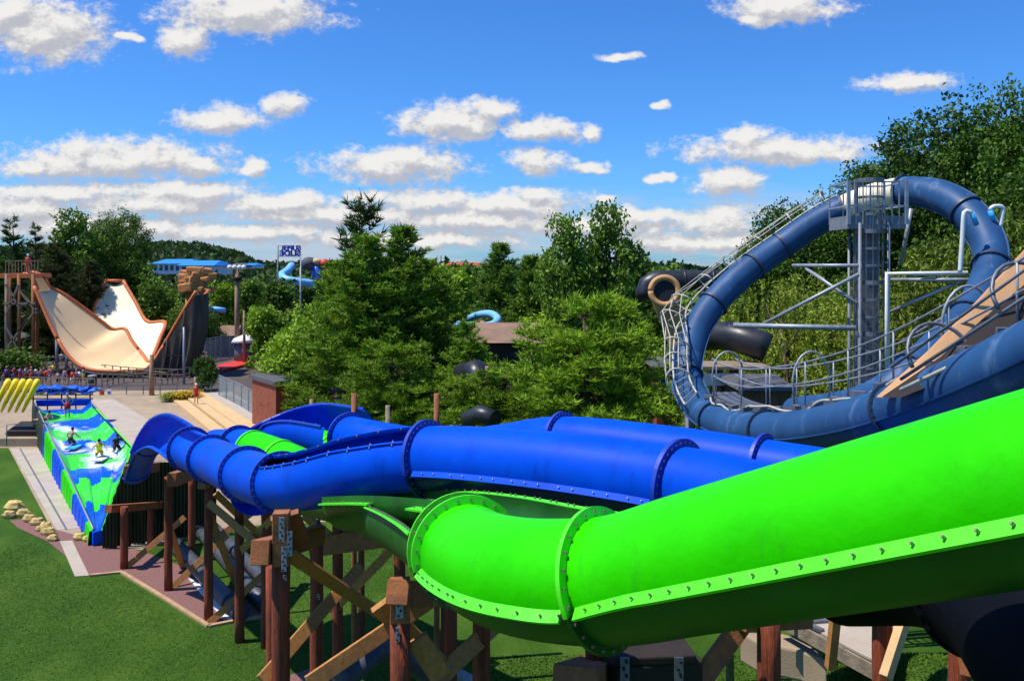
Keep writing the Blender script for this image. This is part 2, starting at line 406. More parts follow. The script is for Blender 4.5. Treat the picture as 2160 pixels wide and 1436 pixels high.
# second green trough behind it
g2p = Path([P(*q) for q in ((1420, 1150, 11.2), (1260, 1112, 11.9), (1150, 1092, 12.6), (1030, 1068, 13.5), (930, 1055, 14.5), (830, 1050, 15.8), (740, 1052, 17.3))], .12)
green2 = thing('tube_slide', 'lime green open trough running in the shade below the blue tubes', 'water slide', G(1000, 1500), 'tube slides')
section(g2p, 0, len(g2p.c)-1, .6, 172, 368, ['green_shaded'], green2, name='open_trough', bank0=-6, bank1=-4)  # darkened green again, shade of the blue tubes put into the colour
lip(g2p, 2, g2p.nearpx(945), .6, 180, .2, green2, LM); lip(g2p, g2p.nearpx(850), len(g2p.c)-2, .6, 180, .12, green2, LM)
lip(g2p, 2, len(g2p.c)-2, .6, 362, .12, green2, LM)

# ================= front blue tube slide
BM = ['blue', 'bolt']; BR = ['blue_rim', 'bolt']
bp_ = Path([P(*q) for q in ((2300, 1230, 9.3), (1950, 1150, 10.3), (1700, 1090, 11.7), (1430, 1025, 13.4), (1150, 985, 14.9), (910, 968, 16.3), (760, 985, 17.2), (665, 1010, 18.2), (590, 1018, 19.8), (520, 1000, 22), (455, 972, 25), (405, 950, 27.3), (370, 925, 28.8), (342, 913, 30), (314, 924, 31.2), (296, 950, 32.4), (280, 990, 33.4))], .13)
blue1 = thing('tube_slide', 'long royal blue tube slide with an open top slot, nearest of the blue ones', 'water slide', G(900, 1500), 'tube slides')
R1 = .6
j = {q: bp_.nearpx(q) for q in (1430, 905, 590, 520, 445, 400, 344, 312, 282)}
for a, b in ((0, j[1430]), (j[1430], j[905])):
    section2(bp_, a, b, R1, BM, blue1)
    lip(bp_, a+1, b-1, R1, 190.5, .09, blue1, ['blue', 'bolt'], th=.035, bsp=.3, bs=.009, droop=6); lip(bp_, a+1, b-1, R1, -4, .1, blue1, BR, th=.035, bsp=.22)
section(bp_, j[905], j[590], R1, 141, 141+322, BM, blue1, name='slotted_section', n=56, th=.04)
for ang in (141, 103): lip(bp_, j[905]+1, j[590]-1, R1, ang, .045, blue1, ['blue', 'bolt'], th=.03, bsp=.5)
section(bp_, j[590], j[520], R1, 0, 360, BM, blue1, n=48)
section(bp_, j[520], j[445], R1, 0, 360, BM, blue1, n=48)
section(bp_, j[445], j[400], R1, 128, 450, BM, blue1, name='slotted_section', n=48, th=.04)
section(bp_, j[400], len(bp_.c)-1, R1, 215, 432, BM, blue1, name='open_trough', n=48, th=.04, bank0=-4, bank1=20)
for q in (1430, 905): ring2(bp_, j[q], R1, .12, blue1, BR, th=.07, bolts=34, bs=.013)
for q in (590, 520, 445, 400): ring(bp_, j[q], R1, .1, blue1, BR, th=.07, bolts=30, bs=.013)
for q in (344, 312, 282): ring(bp_, j[q], R1, .05, blue1, BR, th=.07, bolts=20, a0=215, a1=432, bank=4)
for ang in (215, 432): lip(bp_, j[400]+1, len(bp_.c)-2, R1, ang, .07, blue1, ['blue', 'bolt'], bank0=-4, bank1=20, th=.05, bsp=.4)

# ================= rear blue tube slide
rp_ = Path([P(*q) for q in ((2500, 1180, 13.5), (2200, 1110, 14.8), (1900, 1040, 16.3), (1605, 988, 18), (1400, 955, 19.4), (1185, 932, 21), (1060, 945, 22.4), (960, 955, 23.6), (860, 945, 24.6), (770, 928, 25.6), (715, 915, 26.8), (650, 905, 28.6), (600, 915, 30), (560, 950, 30), (530, 990, 29), (545, 1030, 27.5))], .14)
blue2 = thing('tube_slide', 'royal blue tube slide running behind the nearest blue tube and turning in an open bend', 'water slide', G(1300, 1300), 'tube slides')
m = {q: rp_.nearpx(q, 0, rp_.near(560, 950, 30)) for q in (1605, 1185, 960, 738)}
for a, b in ((0, m[1605]), (m[1605], m[1185]), (m[1185], m[960]), (m[960], m[738])):
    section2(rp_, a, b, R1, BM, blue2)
    lip(rp_, a+1, b-1, R1, 182, .1, blue2, BR, bsp=.22)
section(rp_, m[738], len(rp_.c)-1, R1+.28, 150, 408, BM, blue2, name='open_trough', n=40, bank0=6, bank1=10)
for ang in (150, 408): lip(rp_, m[738]+1, len(rp_.c)-2, R1+.28, ang, .07, blue2, BR, bank0=6, bank1=10, th=.06, bsp=.4)
for q in (1605, 1185, 960, 738): ring(rp_, m[q], R1, .12, blue2, BR, th=.07, bolts=34)

# ================= two banded tubes between them
def banded(label, pts, gs):
    p = Path([P(*q) for q in pts], .12); t = thing('tube_slide', label, 'water slide', G(pts[0][0], 1300), 'tube slides')
    n = len(p.c)-1; a, b = int(n*gs[0]), int(n*gs[1])
    section(p, 0, a, R1, 0, 360, BM, t, n=40); section(p, a, b, R1, 0, 360, GM, t, n=40, name='green_section'); section(p, b, n, R1, 0, 360, BM, t, n=40)
    ring(p, int(n*gs[2]), R1, .12, t, BR, th=.07); ring(p, (a+b)//2, R1, .03, t, LM, th=.1, bolts=20); ring(p, a, R1, .03, t, LM, th=.08, bolts=10)
banded('blue tube with a green band, left one of the two behind the nearest blue tube', ((455, 945, 28.5), (520, 948, 27), (590, 972, 25.5), (680, 1015, 24), (760, 1070, 23)), (.33, .75, .2))
banded('blue tube with a green band, right one of the two behind the nearest blue tube', ((560, 945, 30), (620, 935, 29), (685, 950, 27.6), (760, 985, 26), (830, 1030, 25)), (.36, .8, .22))

# ================= dark tube at the lower right
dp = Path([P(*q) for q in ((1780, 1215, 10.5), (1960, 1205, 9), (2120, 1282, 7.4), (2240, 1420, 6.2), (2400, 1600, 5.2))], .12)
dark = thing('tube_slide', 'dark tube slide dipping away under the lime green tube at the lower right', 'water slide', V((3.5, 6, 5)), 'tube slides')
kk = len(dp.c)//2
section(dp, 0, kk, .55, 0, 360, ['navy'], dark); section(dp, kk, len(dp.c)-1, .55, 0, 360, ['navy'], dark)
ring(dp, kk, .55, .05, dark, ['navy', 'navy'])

# ================= looping slide
LP = [(2700, 450, 9.8), (2400, 625, 11.5), (2160, 755, 13.5), (1900, 862, 17), (1750, 900, 20), (1640, 910, 22.5), (1545, 900, 25.5), (1482, 865, 28), (1450, 805, 30), (1456, 735, 31), (1490, 660, 32), (1560, 585, 32.6), (1650, 519, 33), (1740, 460, 32.5), (1850, 414, 31.5), (1940, 404, 30), (2020, 432, 28.5), (2074, 490, 27.4), (2092, 550, 26.5), (2076, 615, 25.5), (2040, 675, 24.5), (1985, 730, 23.7), (1925, 785, 23), (1860, 835, 23), (1780, 862, 24.5), (1680, 872, 27)]
lp = Path([P(*q) for q in LP], .2, pt=True)
loop = thing('looping_slide', 'huge tilted loop of weathered blue tube with caged ladders on the right', 'water slide', G(1700, 1100))
RL = .5
cum = [0]
for a, b in zip(lp.c, lp.c[1:]): cum.append(cum[-1]+(b-a).length)
cuts = [0]+[lp.near(*q) for q in ((1890, 862, 17.1), (1620, 910, 23), (1510, 885, 26.8), (1445, 790, 30.2), (1500, 645, 32.2), (1590, 560, 32.8), (1650, 519, 33), (1785, 440, 32.1), (1905, 404, 30.6), (2035, 445, 28.1), (2087, 560, 26.3), (2045, 668, 24.6), (1925, 785, 23))]+[len(lp.c)-1]
for a, b in zip(cuts, cuts[1:]):
    top = abs(1080+lp.c[(a+b)//2].x/lp.c[(a+b)//2].y*F-1845) < 60 and lp.c[(a+b)//2].z > H
    section(lp, a, b, RL if not top else RL-.01, 0, 360, ['ramp_light' if top else 'steel_blue'], loop, n=32, name='tube_section')
for c in cuts[1:-1]: ring(lp, c, RL, .07, loop, ['steel_rim', 'steel_blue'], th=.08, bolts=24)
# long seam rib on every section
for ang in (200, 20):
    lip(lp, 2, len(lp.c)-3, RL, ang, .05, loop, ['steel_blue', 'white'], th=.03, bsp=9, name='seam_rib')
cen = sum((lp.c[i] for i in range(cuts[3], cuts[12])), V((0, 0, 0)))/(cuts[12]-cuts[3])
# caged ladder along the outer (left) side
def outward(i):
    o = (lp.c[i]-cen); o -= lp.t[i]*o.dot(lp.t[i]); o.normalize()
    d = V((-.25, -.9, .35)); d -= lp.t[i]*d.dot(lp.t[i]); d.normalize()
    return o, d
i0 = lp.near(1486, 868, 27.8); i1 = lp.near(1775, 446, 32.2)
def lad_rails(i0, i1, mixf):
    Lr = [[], []]; ax = []
    for i in range(i0, i1+1):
        f = (i-i0)/(i1-i0); o, d = outward(i)
        n = (o*(mixf(f))+d*(1-mixf(f))).normalized(); s = n.cross(lp.t[i]).normalized()
        c = lp.c[i]+n*(RL+.12); ax.append((c, n, s, lp.t[i])); Lr[0].append(c+s*.26); Lr[1].append(c-s*.26)
    return Lr, ax
Lr, ax = lad_rails(i0, i1, lambda f: .15+.8*sstep(.15, .65, f))
lad = MB()
for r in Lr: lad.tube(r, .035, 6)
for k in range(0, len(ax), 2):
    c, n, s, t = ax[k]; lad.bar(c+s*.26, c-s*.26, .03)
lad.build('ladder', ['galv_warm'], loop)
cg = MB()
hoops = []
for k in range(4, len(ax), 6):
    c, n, s, t = ax[k]; pts = []
    for q in range(11):
        a = math.pi*q/10; pts.append(c+s*(.42*math.cos(a))+n*(.18+.68*math.sin(a)))
    pts = [c+s*.3]+pts+[c-s*.3]; cg.tube(pts, .03, 5); hoops.append(pts)
for q in (2, 4, 6, 8, 10): cg.tube([hp[q] for hp in hoops], .022, 4)
cg.build('ladder_cage', ['galv_warm'], loop)
# walkway along the lower arc with hoops and rails
w0 = lp.near(2300, 680, 12.3); w1 = lp.near(1486, 868, 27.8)
wk = MB(); hp = MB(); A = []; B = []; C1 = []; C2 = []; T = []
for i in range(w0, w1+1, 2):
    c = lp.c[i]; t = V((lp.t[i].x, lp.t[i].y, 0)).normalized(); inn = V((-t.y, t.x, 0))
    if inn.dot(cen-c) < 0: inn = -inn
    b = c+V((0, 0, .62))+inn*.25
    A.append(b); B.append(b+inn*.75); C1.append(b+V((0, 0, 1.05))); C2.append(b+inn*.75+V((0, 0, 1.05))); T.append(b+V((0, 0, .55)))
wk.slab([A, B], .07); wk.tube([a-V((0, 0, .12)) for a in A], .05, 5); wk.tube([a-V((0, 0, .12)) for a in B], .05, 5)
wk.build('walkway', ['galv_dark'], loop)
for seq in (C1, C2, T, [b+V((0, 0, .55)) for b in B]): hp.tube(seq, .022, 5)
for k in range(0, len(A), 5):
    hp.tube([A[k], C1[k]], .022, 5); hp.tube([B[k], C2[k]], .022, 5)
hp.build('handrail', ['galv'], loop)
hh = MB()
for k in (10, 26, 40, 52, 54, 66, 78):
    if k < len(A):
        pts = []
        mid = (A[k]+B[k])/2; s = (B[k]-A[k]).normalized()
        for q in range(13):
            a = math.pi*q/12; pts.append(mid+s*(.5*math.cos(a))+V((0, 0, .6+.75*math.sin(a))))
        MB().tube([mid+s*.45]+pts+[mid-s*.45], .028, 6).build('safety_hoop', ['galv'], loop)
    
# brackets, hoses and clamps standing on the lower arc
br = MB(); rnd = random.Random(4)
for i in range(w0, w1, 5):
    c = lp.c[i]; br = MB(); br.bar(c+V((0, 0, RL-.02)), c+V((0, 0, .62)), .12)
    br.box(c+V((0, 0, RL+.08)), (.3, .16, .1), rnd.uniform(0, 3)); br.build('bracket', ['galv_dark'], loop)
hs = MB(); pts = []
for i in range(w0, w1, 3):
    c = lp.c[i]; pts.append(c+V((rnd.uniform(-.1, .1), -.3+rnd.uniform(-.08, .08), RL+.05+rnd.uniform(-.08, .16))))
hs.tube(catmull(pts, .15), .035, 6); hs.build('hose', ['galv_warm'], loop)
# central tower: caged ladder column, platform, frame
TY = 28.5
tower = thing('ladder_tower', 'tall grey caged ladder column with platform in the middle of the loop slide', 'ladder tower', P(1838, 560, TY)-V((0, 0, 11)))
def zz(py, Y=TY): return H-(py-560)/F*Y
def xx(px, Y=TY): return (px-1080)/F*Y
zb, zt = 1.0, zz(470)
for sx in (-1, 1):
    for sy in (0, .9):
        MB().tube([(xx(1836)+sx*.46+.12, TY+sy, zb), (xx(1836)+sx*.46+.12, TY+sy, zt+ (0 if sy else 0))], .055, 8).build('column', ['tower_grey'], tower)
m1 = MB(); m2 = MB(); m3 = MB()
z = zb; xc = xx(1836)+.12
while z < zt:
    m1.bar((xc-.3, TY+.5, z), (xc+.3, TY+.5, z), .045); z += .3
for s in (-.3, .3): m1.bar((xc+s, TY+.5, zb), (xc+s, TY+.5, zt), .05)
m1.build('ladder', ['tower_grey'], tower)
z = 3.5; k = 0
while z < zt+1.5:
    pts = [V((xc+.43*math.cos(a), TY+.45-.62*math.sin(a), z)) for a in [math.pi*q/14 for q in range(15)]]
    for q in range(14): m2.bar(pts[q], pts[q+1], .02, .08 if k % 3 else .14)
    z += .55; k += 1
for q in range(0, 15, 2):
    a = math.pi*q/14; m2.bar((xc+.43*math.cos(a), TY+.45-.62*math.sin(a), 3.5), (xc+.43*math.cos(a), TY+.45-.62*math.sin(a), zt+1.4), .03, .012)
m2.build('ladder_cage', ['galv_dark'], tower)
bk = MB(); bk.box((xc, TY+.72, (zb+zt)/2), (.78, .03, zt-zb)); bk.build('backing_sheet', ['tower_grey'], tower)
# platform
x0, x1 = xx(1790), xx(1912); pz = zt
pf = MB(); pf.box(((x0+x1)/2, TY+.9, pz-.1), (x1-x0, 1.7, .12)); pf.box(((x0+x1)/2, TY+.05, pz+.02), (x1-x0, .07, .42)); pf.box((x0+.03, TY+.9, pz+.02), (.07, 1.6, .42)); pf.box((x1-.03, TY+.9, pz+.02), (.07, 1.6, .42))
pf.build('platform', ['tower_grey'], tower)
rl = MB()
for z in (pz+.55, pz+1.32): rl.bar((x0, TY, z), (x1, TY, z), .05); rl.bar((x0, TY+1.7, z), (x1, TY+1.7, z), .05); rl.bar((x0, TY, z), (x0, TY+1.7, z), .05); rl.bar((x1, TY, z), (x1, TY+1.7, z), .05)
for k in range(9): x = x0+(x1-x0)*k/8; w = .1 if k in (0, 8) else .035; rl.bar((x, TY, pz-.05), (x, TY, pz+1.35), w)
for k in range(5): x = x0+(x1-x0)*k/4; rl.bar((x, TY+1.7, pz), (x, TY+1.7, pz+1.35), .04)
rl.build('guard_rail', ['galv'], tower)
bx = MB(); bx.box((x0+.28, TY+.1, pz+.85), (.1, .12, 1.1)); bx.build('control_box', ['tower_grey'], tower)
# bracing from the column to the loop
bc = MB()
def B2(a, b, r=.07, Ya=TY, Yb=TY+2): bc.tube([P(a[0], a[1], Ya), P(b[0], b[1], Yb)], r, 8)
B2((1812, 560), (1672, 560), .06); B2((1806, 692), (1548, 686), .09); B2((1700, 566), (1808, 640), .06, TY+1.6, TY); B2((1812, 578), (1605, 686), .06, TY, TY+1.8)
B2((1868, 662), (2030, 592), .055, TY, TY-1.5); B2((1865, 590), (2045, 590), .06, TY+.1, 26.6); B2((1900, 560), (1922, 440), .07, TY+1.5, TY+1.2); B2((1868, 780), (2005, 700), .04, TY, 24.5); B2((1868, 740), (2040, 640), .04, TY, 25)
bc.build('brace', ['galv'], tower)
wp = MB(); wp.tube([P(1872, 800, 28), P(1872, 577, 28), P(2042, 577, 26.9)], .085, 10); wp.build('water_pipe', ['white_pipe'], tower)
wc = thing('spray_pipe', 'white goose-neck pipe with cyan nozzle on the left of the loop crest', 'pipe', P(2025, 562, 26.2), 'goose-neck pipes')
MB().tube(catmull([P(2025, 575, 26.2), P(2030, 500, 26.2), P(2033, 452, 26.2), P(2038, 445, 26.2), P(2044, 446, 26.2), P(2050, 452, 26.2)], .1), .065, 10).build('pipe', ['white_pipe'], wc)
MB().tube([P(2050, 450, 26.2), P(2060, 474, 26.3)], .08, 8).build('nozzle', ['cyan'], wc)
wc = thing('spray_pipe', 'white goose-neck pipe with cyan nozzle on the far right of the loop crest', 'pipe', P(2112, 490, 27), 'goose-neck pipes')
MB().tube(catmull([P(2110, 480, 27), P(2115, 450, 27), P(2116, 438, 27), P(2108, 435, 27), P(2094, 436, 27), P(2088, 444, 27)], .1), .065, 10).build('pipe', ['white_pipe'], wc)
MB().tube([P(2088, 444, 27), P(2097, 465, 27)], .08, 8).build('nozzle', ['cyan'], wc)
# legs carrying the loop
lg = MB()
for q in ((1455, 760, 31.2), (1545, 900, 25.6), (1700, 905, 21.5), (1900, 862, 17.2), (2085, 590, 26)):
    c = P(*q); MB().tube([(c.x, c.y+.3, hz(c.x, c.y)-.2), (c.x, c.y+.3, c.z-.45)], .12, 10).build('steel_leg', ['galv_dark'], loop)

# tan boarded side of the chute at the far right
ch = thing('boarded_chute', 'sloping tan board sided chute at the right edge below the loop', 'chute', P(1950, 900, 15))
rowsb = []
MB().slab([[P(1852, 838, 16.5), P(1960, 742, 15.9), P(2060, 640, 15.3), P(2170, 522, 14.5), P(2330, 360, 13.6)], [P(1862, 838, 16.3), P(1985, 752, 15.7), P(2075, 670, 15.1), P(2180, 585, 14.3), P(2360, 430, 13.4)]], .08, down=V((0, 1, 0))).build('side_board', ['tan_board'], ch)
MB().slab([[P(1864, 838, 16.1), P(1990, 752, 15.5), P(2080, 672, 14.9), P(2185, 588, 14.1), P(2365, 433, 13.2)], [P(1900, 838, 15.6), P(2010, 795, 14.9), P(2110, 735, 14.2), P(2200, 680, 13.5), P(2380, 560, 12.6)]], .08, down=V((0, 1, 0))).build('lower_panel', ['dark_wood'], ch)
MB().tube([P(1900, 822, 15.4), P(2010, 770, 14.7), P(2110, 718, 14.0), P(2380, 540, 12.4)], .04, 6).build('trim_pipe', ['galv_warm'], ch)
MB().tube([P(1900, 800, 15.2), P(2400, 470, 12.2)], .03, 6).tube([P(1880, 775, 15.2), P(2400, 395, 12.2)], .025, 6).build('handrail', ['galv_dark'], ch)
hb = MB()
for q in ((1985, 690, 15), (2170, 560, 13.8)):
    c = P(*q); pts = [c+V((.05*i, -.1, 0))*0+V((.55*math.cos(a), .3*math.sin(a), .55*math.sin(a)-.5)) for i, a in enumerate([math.pi*1.1*k/12 for k in range(13)])]
    MB().tube(pts, .035, 6).build('safety_hoop', ['galv_dark'], ch)
# ------------------------------------------------------------ ground
xs = sorted(set([round(v, 2) for v in list(np.arange(-12, 24, .6))+list(np.arange(-80, 80, 5))+[s*q for s in (-1, 1) for q in (100, 140, 200, 300, 450, 700, 1100, 2000, 3500)]]))
ys = sorted(set([round(v, 2) for v in list(np.arange(4, 34, .6))+list(np.arange(34, 160, 6))+[-60, -20, 0, 180, 240, 320, 450, 700, 1100, 1800, 3000, 5000]]))
gm = MB(); gm.grid([[(x, y, hz(x, y)) for x in xs] for y in ys]); g = gm.build('ground', ['lawn']); tag(g, 'mown green lawn', kind='structure')
def sheet(name, poly, m, z, label=None):
    mb = MB(); mb.add([V((p[0], p[1], z)) for p in poly], [list(range(len(poly)))])
    bm = bmesh.new(); o = mb.build(name, [m]); bm.from_mesh(o.data); bmesh.ops.triangulate(bm, faces=bm.faces)
    bmesh.ops.recalc_face_normals(bm, faces=bm.faces)
    if sum(f.normal.z for f in bm.faces) < 0: bmesh.ops.reverse_faces(bm, faces=bm.faces)
    bm.to_mesh(o.data); bm.free(); tag(o, label, kind='structure'); return o
def GP(*q): return [tuple(G(a, b)[:2]) for a, b in q]
sheet('forest_floor', GP((470, 800), (560, 840), (620, 880), (760, 910), (1100, 900), (1450, 905), (1800, 860))+[(90, 48), (400, 500), (-400, 900), (-260, 200)]+GP((-700, 760)), 'dirt', .004)
sheet('asphalt_plaza', GP((-500, 815), (-500, 770), (300, 760), (400, 720), (470, 690), (560, 682), (650, 760), (660, 870), (560, 890), (470, 830)), 'asphalt', .010)
sheet('concrete_deck', GP((-600, 822), (480, 822), (590, 890), (700, 960), (1000, 1030), (1000, 1092), (700, 1100), (480, 1112), (300, 1160), (200, 1150), (110, 1118), (18, 945), (-600, 945)), 'concrete', .016)
sheet('pavement', GP((22, 946), (108, 946), (185, 1112), (120, 1118)), 'concrete_light', .022)
sheet('pavement', GP((192, 842), (240, 842), (345, 905), (290, 960)), 'concrete_light', .022)
sheet('pavement', GP((126, 1142), (152, 1140), (188, 1214), (158, 1216)), 'concrete_light', .022)
sheet('gravel_bed', GP((20, 1098), (60, 1094), (120, 1118), (205, 1140), (310, 1166), (470, 1228), (560, 1300), (440, 1320), (258, 1208), (190, 1214), (100, 1142), (40, 1115)), 'gravel', .019)
sheet('gravel_bed', GP((600, 1428), (700, 1395), (720, 1500), (560, 1500)), 'gravel', .019)
sheet('sand_patch', GP((1150, 880), (1450, 880), (1450, 905), (1150, 905)), 'sand', .012)
dl = MB()
for a, b in (((42, 946), (140, 1117)),): dl.bar(G(*a)+V((0, 0, .03)), G(*b)+V((0, 0, .03)), .08, .02)
tag(dl.build('drain_channel', ['galv_dark']), kind='structure')
eg = MB(); pts = [G(*q) for q in ((258, 1209), (345, 1262), (440, 1322), (500, 1310), (560, 1302))]
for a, b in zip(pts, pts[1:]): eg.bar(a+V((0, 0, .03)), b+V((0, 0, .03)), .16, .1)
eg.bar(G(190, 1215)+V((0, 0, .03)), G(258, 1208)+V((0, 0, .03)), .16, .1)
tag(eg.build('lawn_edging', ['edging']), kind='structure')
# terrace ledges
for i, (a, b, c, d, h, m) in enumerate((((345, 831), (371, 831), (481, 918), (448, 918), .25, 'ledge'), ((373, 831), (392, 831), (514, 918), (484, 918), .42, 'ledge'), ((397, 831), (428, 833), (556, 912), (521, 918), .3, 'ledge'), ((429, 831), (461, 829), (600, 895), (558, 910), .12, 'concrete_light'))):
    tag(MB().prism(GP(a, b, c, d), .02, h).build('terrace_step', [m]), kind='structure')
# grass blades near the hill on the right (uncountable)
rng = np.random.default_rng(7)
def grass(n, x0, x1, y0, y1, hgt):
    x = rng.uniform(x0, x1, n); y = rng.uniform(y0, y1, n)
    z = np.array([hz(a, b) for a, b in zip(x, y)])
    a = rng.uniform(0, 6.28, n); w = .012*np.ones(n)+.0006*y; h = rng.uniform(.5, 1, n)*hgt
    A = np.zeros((n, 3, 3)); dx, dy = np.cos(a)*w, np.sin(a)*w
    A[:, 0] = np.stack([x-dx, y-dy, z], 1); A[:, 1] = np.stack([x+dx, y+dy, z], 1)
    A[:, 2] = np.stack([x+rng.normal(0, .04, n), y+rng.normal(0, .04, n), z+h], 1); return A
ga = np.concatenate([grass(90000, -3, 12, 12.5, 28, .055), grass(50000, -22, -3, 24, 40, .03)])
def okg(A):
    c = A.mean(1); px = 1080+c[:, 0]/c[:, 1]*F; py = 560+(H-c[:, 2])/c[:, 1]*F
    line = np.interp(px, [0, 20, 60, 110, 160, 190, 258, 345, 440, 500, 560, 640, 4000], [1120, 1122, 1135, 1165, 1222, 1222, 1214, 1268, 1330, 1318, 1308, 1120, 1112])
    return A[py > line+3]
o = linkmesh('grass', soup('grass', okg(ga), ['leaf_grass'])); tag(o, 'short green lawn grass', 'grass', kind='stuff')
# ------------------------------------------------------------ trees
def tube_np(mb, p, q, r0, r1, n=6): mb.tube([p, (V(p)+V(q))/2+V((0, 0, .02)), q], [r0, (r0+r1)/2, r1], n)
def pine_mesh(seed, h, w, nb, k=9, L=.4, base=.1, prof=.85, m='leaf_pine', sparse=.0, up=.25, tw=.04, whorl=.55, top=.0, dens=2.6, flat=.09):
    R_ = np.random.default_rng(seed); mb = MB(); T = []
    mb.tube([(0, 0, 0), (R_.normal(0, .1), R_.normal(0, .1), h*.5), (R_.normal(0, .15), R_.normal(0, .15), h*.97)], [.016*h+.05, .012*h+.03, .03], 8)
    lv = base
    while lv < .985:
        nbr = int(max(3, nb*(.6+.6*R_.random())*(1-.45*lv)))
        for b in range(nbr):
            f = min(.99, lv+R_.normal(0, .012)); z = f*h; a = R_.uniform(0, 6.283)
            rad = w/2*((1-f)**prof*(1-top)+top*(1-f)**.4)*R_.uniform(.62, 1.12)*(1 if f > base+.12 else .8)+.25
            el = up*(.4+f)+R_.normal(0, .1)
            d = np.array([math.cos(a), math.sin(a), math.sin(el)]); sag = -.12*rad*(1-f)
            e = np.array([0, 0, z])+d*rad
            mb.tube([(0, 0, z), tuple(np.array([0, 0, z])+d*rad*.55+[0, 0, sag]), tuple(e)], [.02+.02*rad/3, .02, .01], 4)
            nt = int(3+rad*dens*(1-sparse))
            for t in range(nt):
                s = .22+.8*(t+R_.random())/nt
                c = np.array([0, 0, z])+d*rad*s+np.array([0, 0, sag*4*s*(1-s)]); spread = .34*rad*(.25+.6*s*(1.3-s))
                c = c+np.array([-math.sin(a), math.cos(a), 0])*R_.normal(0, spread*.75)+np.array([0, 0, R_.normal(0, flat)])
                v = R_.normal(0, 1, (k, 3)); v[:, 2] = np.abs(v[:, 2])*.75+.15; v[:, :2] += d[:2]*.6
                v /= np.linalg.norm(v, axis=1)[:, None]; ln = L*R_.uniform(.6, 1.25, (k, 1))
                tip = c+v*ln; sd = np.cross(v, R_.normal(0, 1, (k, 3))); sd /= np.linalg.norm(sd, axis=1)[:, None]
                o_ = c+v*ln*.08
                T.append(np.stack([o_-sd*tw*.7, tip-sd*tw*.35, tip+v*.05, o_+sd*tw], 1))
        lv += whorl/h*R_.uniform(.7, 1.25)
    return mb, np.concatenate(T)
def leafy_mesh(seed, h, w, ncl, lpc, ls=.2, base=.2, cr=.55, droop=0, trunk=.02, flat=1.0, clump=3):
    R_ = np.random.default_rng(seed); mb = MB(); T = []
    mb.tube([(0, 0, 0), (R_.normal(0, .2), R_.normal(0, .2), h*.4), (R_.normal(0, .4), R_.normal(0, .4), h*.8)], [trunk*h+.04, trunk*h*.7, .05], 8)
    lobes = []
    for i in range(clump*3):
        f = R_.uniform(base+.12, .93); a = R_.uniform(0, 6.283)
        rr = w/2*math.sin(math.pi*min(1, (f-base)/(1-base)*.82+.12))*R_.uniform(.35, .75)
        c = np.array([rr*math.cos(a), rr*math.sin(a), f*h]); lobes.append((c, w*R_.uniform(.13, .24)))
        z0 = max(.15, f-.25)*h; mb.tube([(0, 0, z0), tuple(c*[.5, .5, 0]+[0, 0, (z0+c[2])/2+.1]), tuple(c)], [.012*h*.6+.02, .05, .02], 5)
    for i in range(ncl):
        c, r = lobes[R_.integers(len(lobes))]
        v = R_.normal(0, 1, 3); v /= np.linalg.norm(v); v[2] *= flat
        p = c+v*r*R_.uniform(.55, 1.15)
        if droop: p = c+np.array([v[0]*r, v[1]*r, abs(v[2])*r*.5])
        if droop and R_.random() < .9:
            n = int(lpc*2); s = np.linspace(0, 1, n)[:, None]; ln = droop*R_.uniform(.5, 1.2)
            ctr = p+np.array([0, 0, -1])*s*ln+np.array([v[0], v[1], 0])*.25*s+R_.normal(0, .06, (n, 3))
        else:
            n = lpc; ctr = p+R_.normal(0, 1, (n, 3))*cr*[.55, .55, .4]
        u1 = R_.normal(0, 1, (n, 3)); u1[:, 2] -= .8 if droop else 0; u1 /= np.linalg.norm(u1, axis=1)[:, None]
        u2 = np.cross(u1, R_.normal(0, 1, (n, 3))); u2 /= np.linalg.norm(u2, axis=1)[:, None]
        q = ls*R_.uniform(.6, 1.3, (n, 1)); asp = .28 if droop else .6
        T.append(np.stack([ctr-u1*q, ctr+u2*q*asp, ctr+u1*q, ctr-u2*q*asp], 1))
    return mb, np.concatenate(T)
PROTO = {}
def proto(key, kind, **kw):
    PROTO[key] = (kind, kw)
BUILT = {}
def tree(key, px, Y, label, s=1.0, name=None, rot=0, sx=None, group=None, py=None, x=None, cat='tree', leafm=None):
    kind, kw = PROTO[key]; kw = dict(kw); lm = kw.pop('m', 'leaf_pine'); tm = kw.pop('tm', 'bark')
    kn = (key, leafm or lm)
    if kn not in BUILT:
        mb, T = (pine_mesh if kind == 'pine' else leafy_mesh)(**kw)
        tm_ = bpy.data.meshes.new('trunk'); tm_.from_pydata([tuple(v) for v in mb.v], [], mb.f); tm_.materials.append(MATS[tm]); tm_.polygons.foreach_set('use_smooth', [True]*len(mb.f)); tm_.update()
        BUILT[kn] = (tm_, soup('crown', T, [leafm or lm]))
    a, b = BUILT[kn]
    X = x if x is not None else (px-1080)/F*Y
    t = thing(name or {'pine': 'pine_tree', 'leafy': 'tree'}[kind], label, cat, (X, Y, hz(X, Y)-.05), group)
    t.rotation_euler = (0, 0, rot); t.scale = (sx or s, sx or s, s)
    linkmesh('trunk', a, t); linkmesh('crown', b, t); return t
proto('bigpine', 'pine', seed=3, h=10.5, w=10.5, nb=22, k=16, L=.3, base=.12, prof=.42, m='leaf_boughs', up=.1, whorl=.95, tw=.035, dens=9, flat=.15)
proto('pineA', 'pine', seed=11, h=15, w=9.0, nb=14, k=13, L=.4, base=.06, dens=4.5, prof=.6, m='leaf_pine', up=.5, whorl=.6, tw=.06)
proto('pineB', 'pine', seed=12, h=14, w=7.0, nb=13, k=13, L=.4, base=.06, dens=4.5, prof=.6, m='leaf_pine', up=.6, whorl=.55, tw=.06)
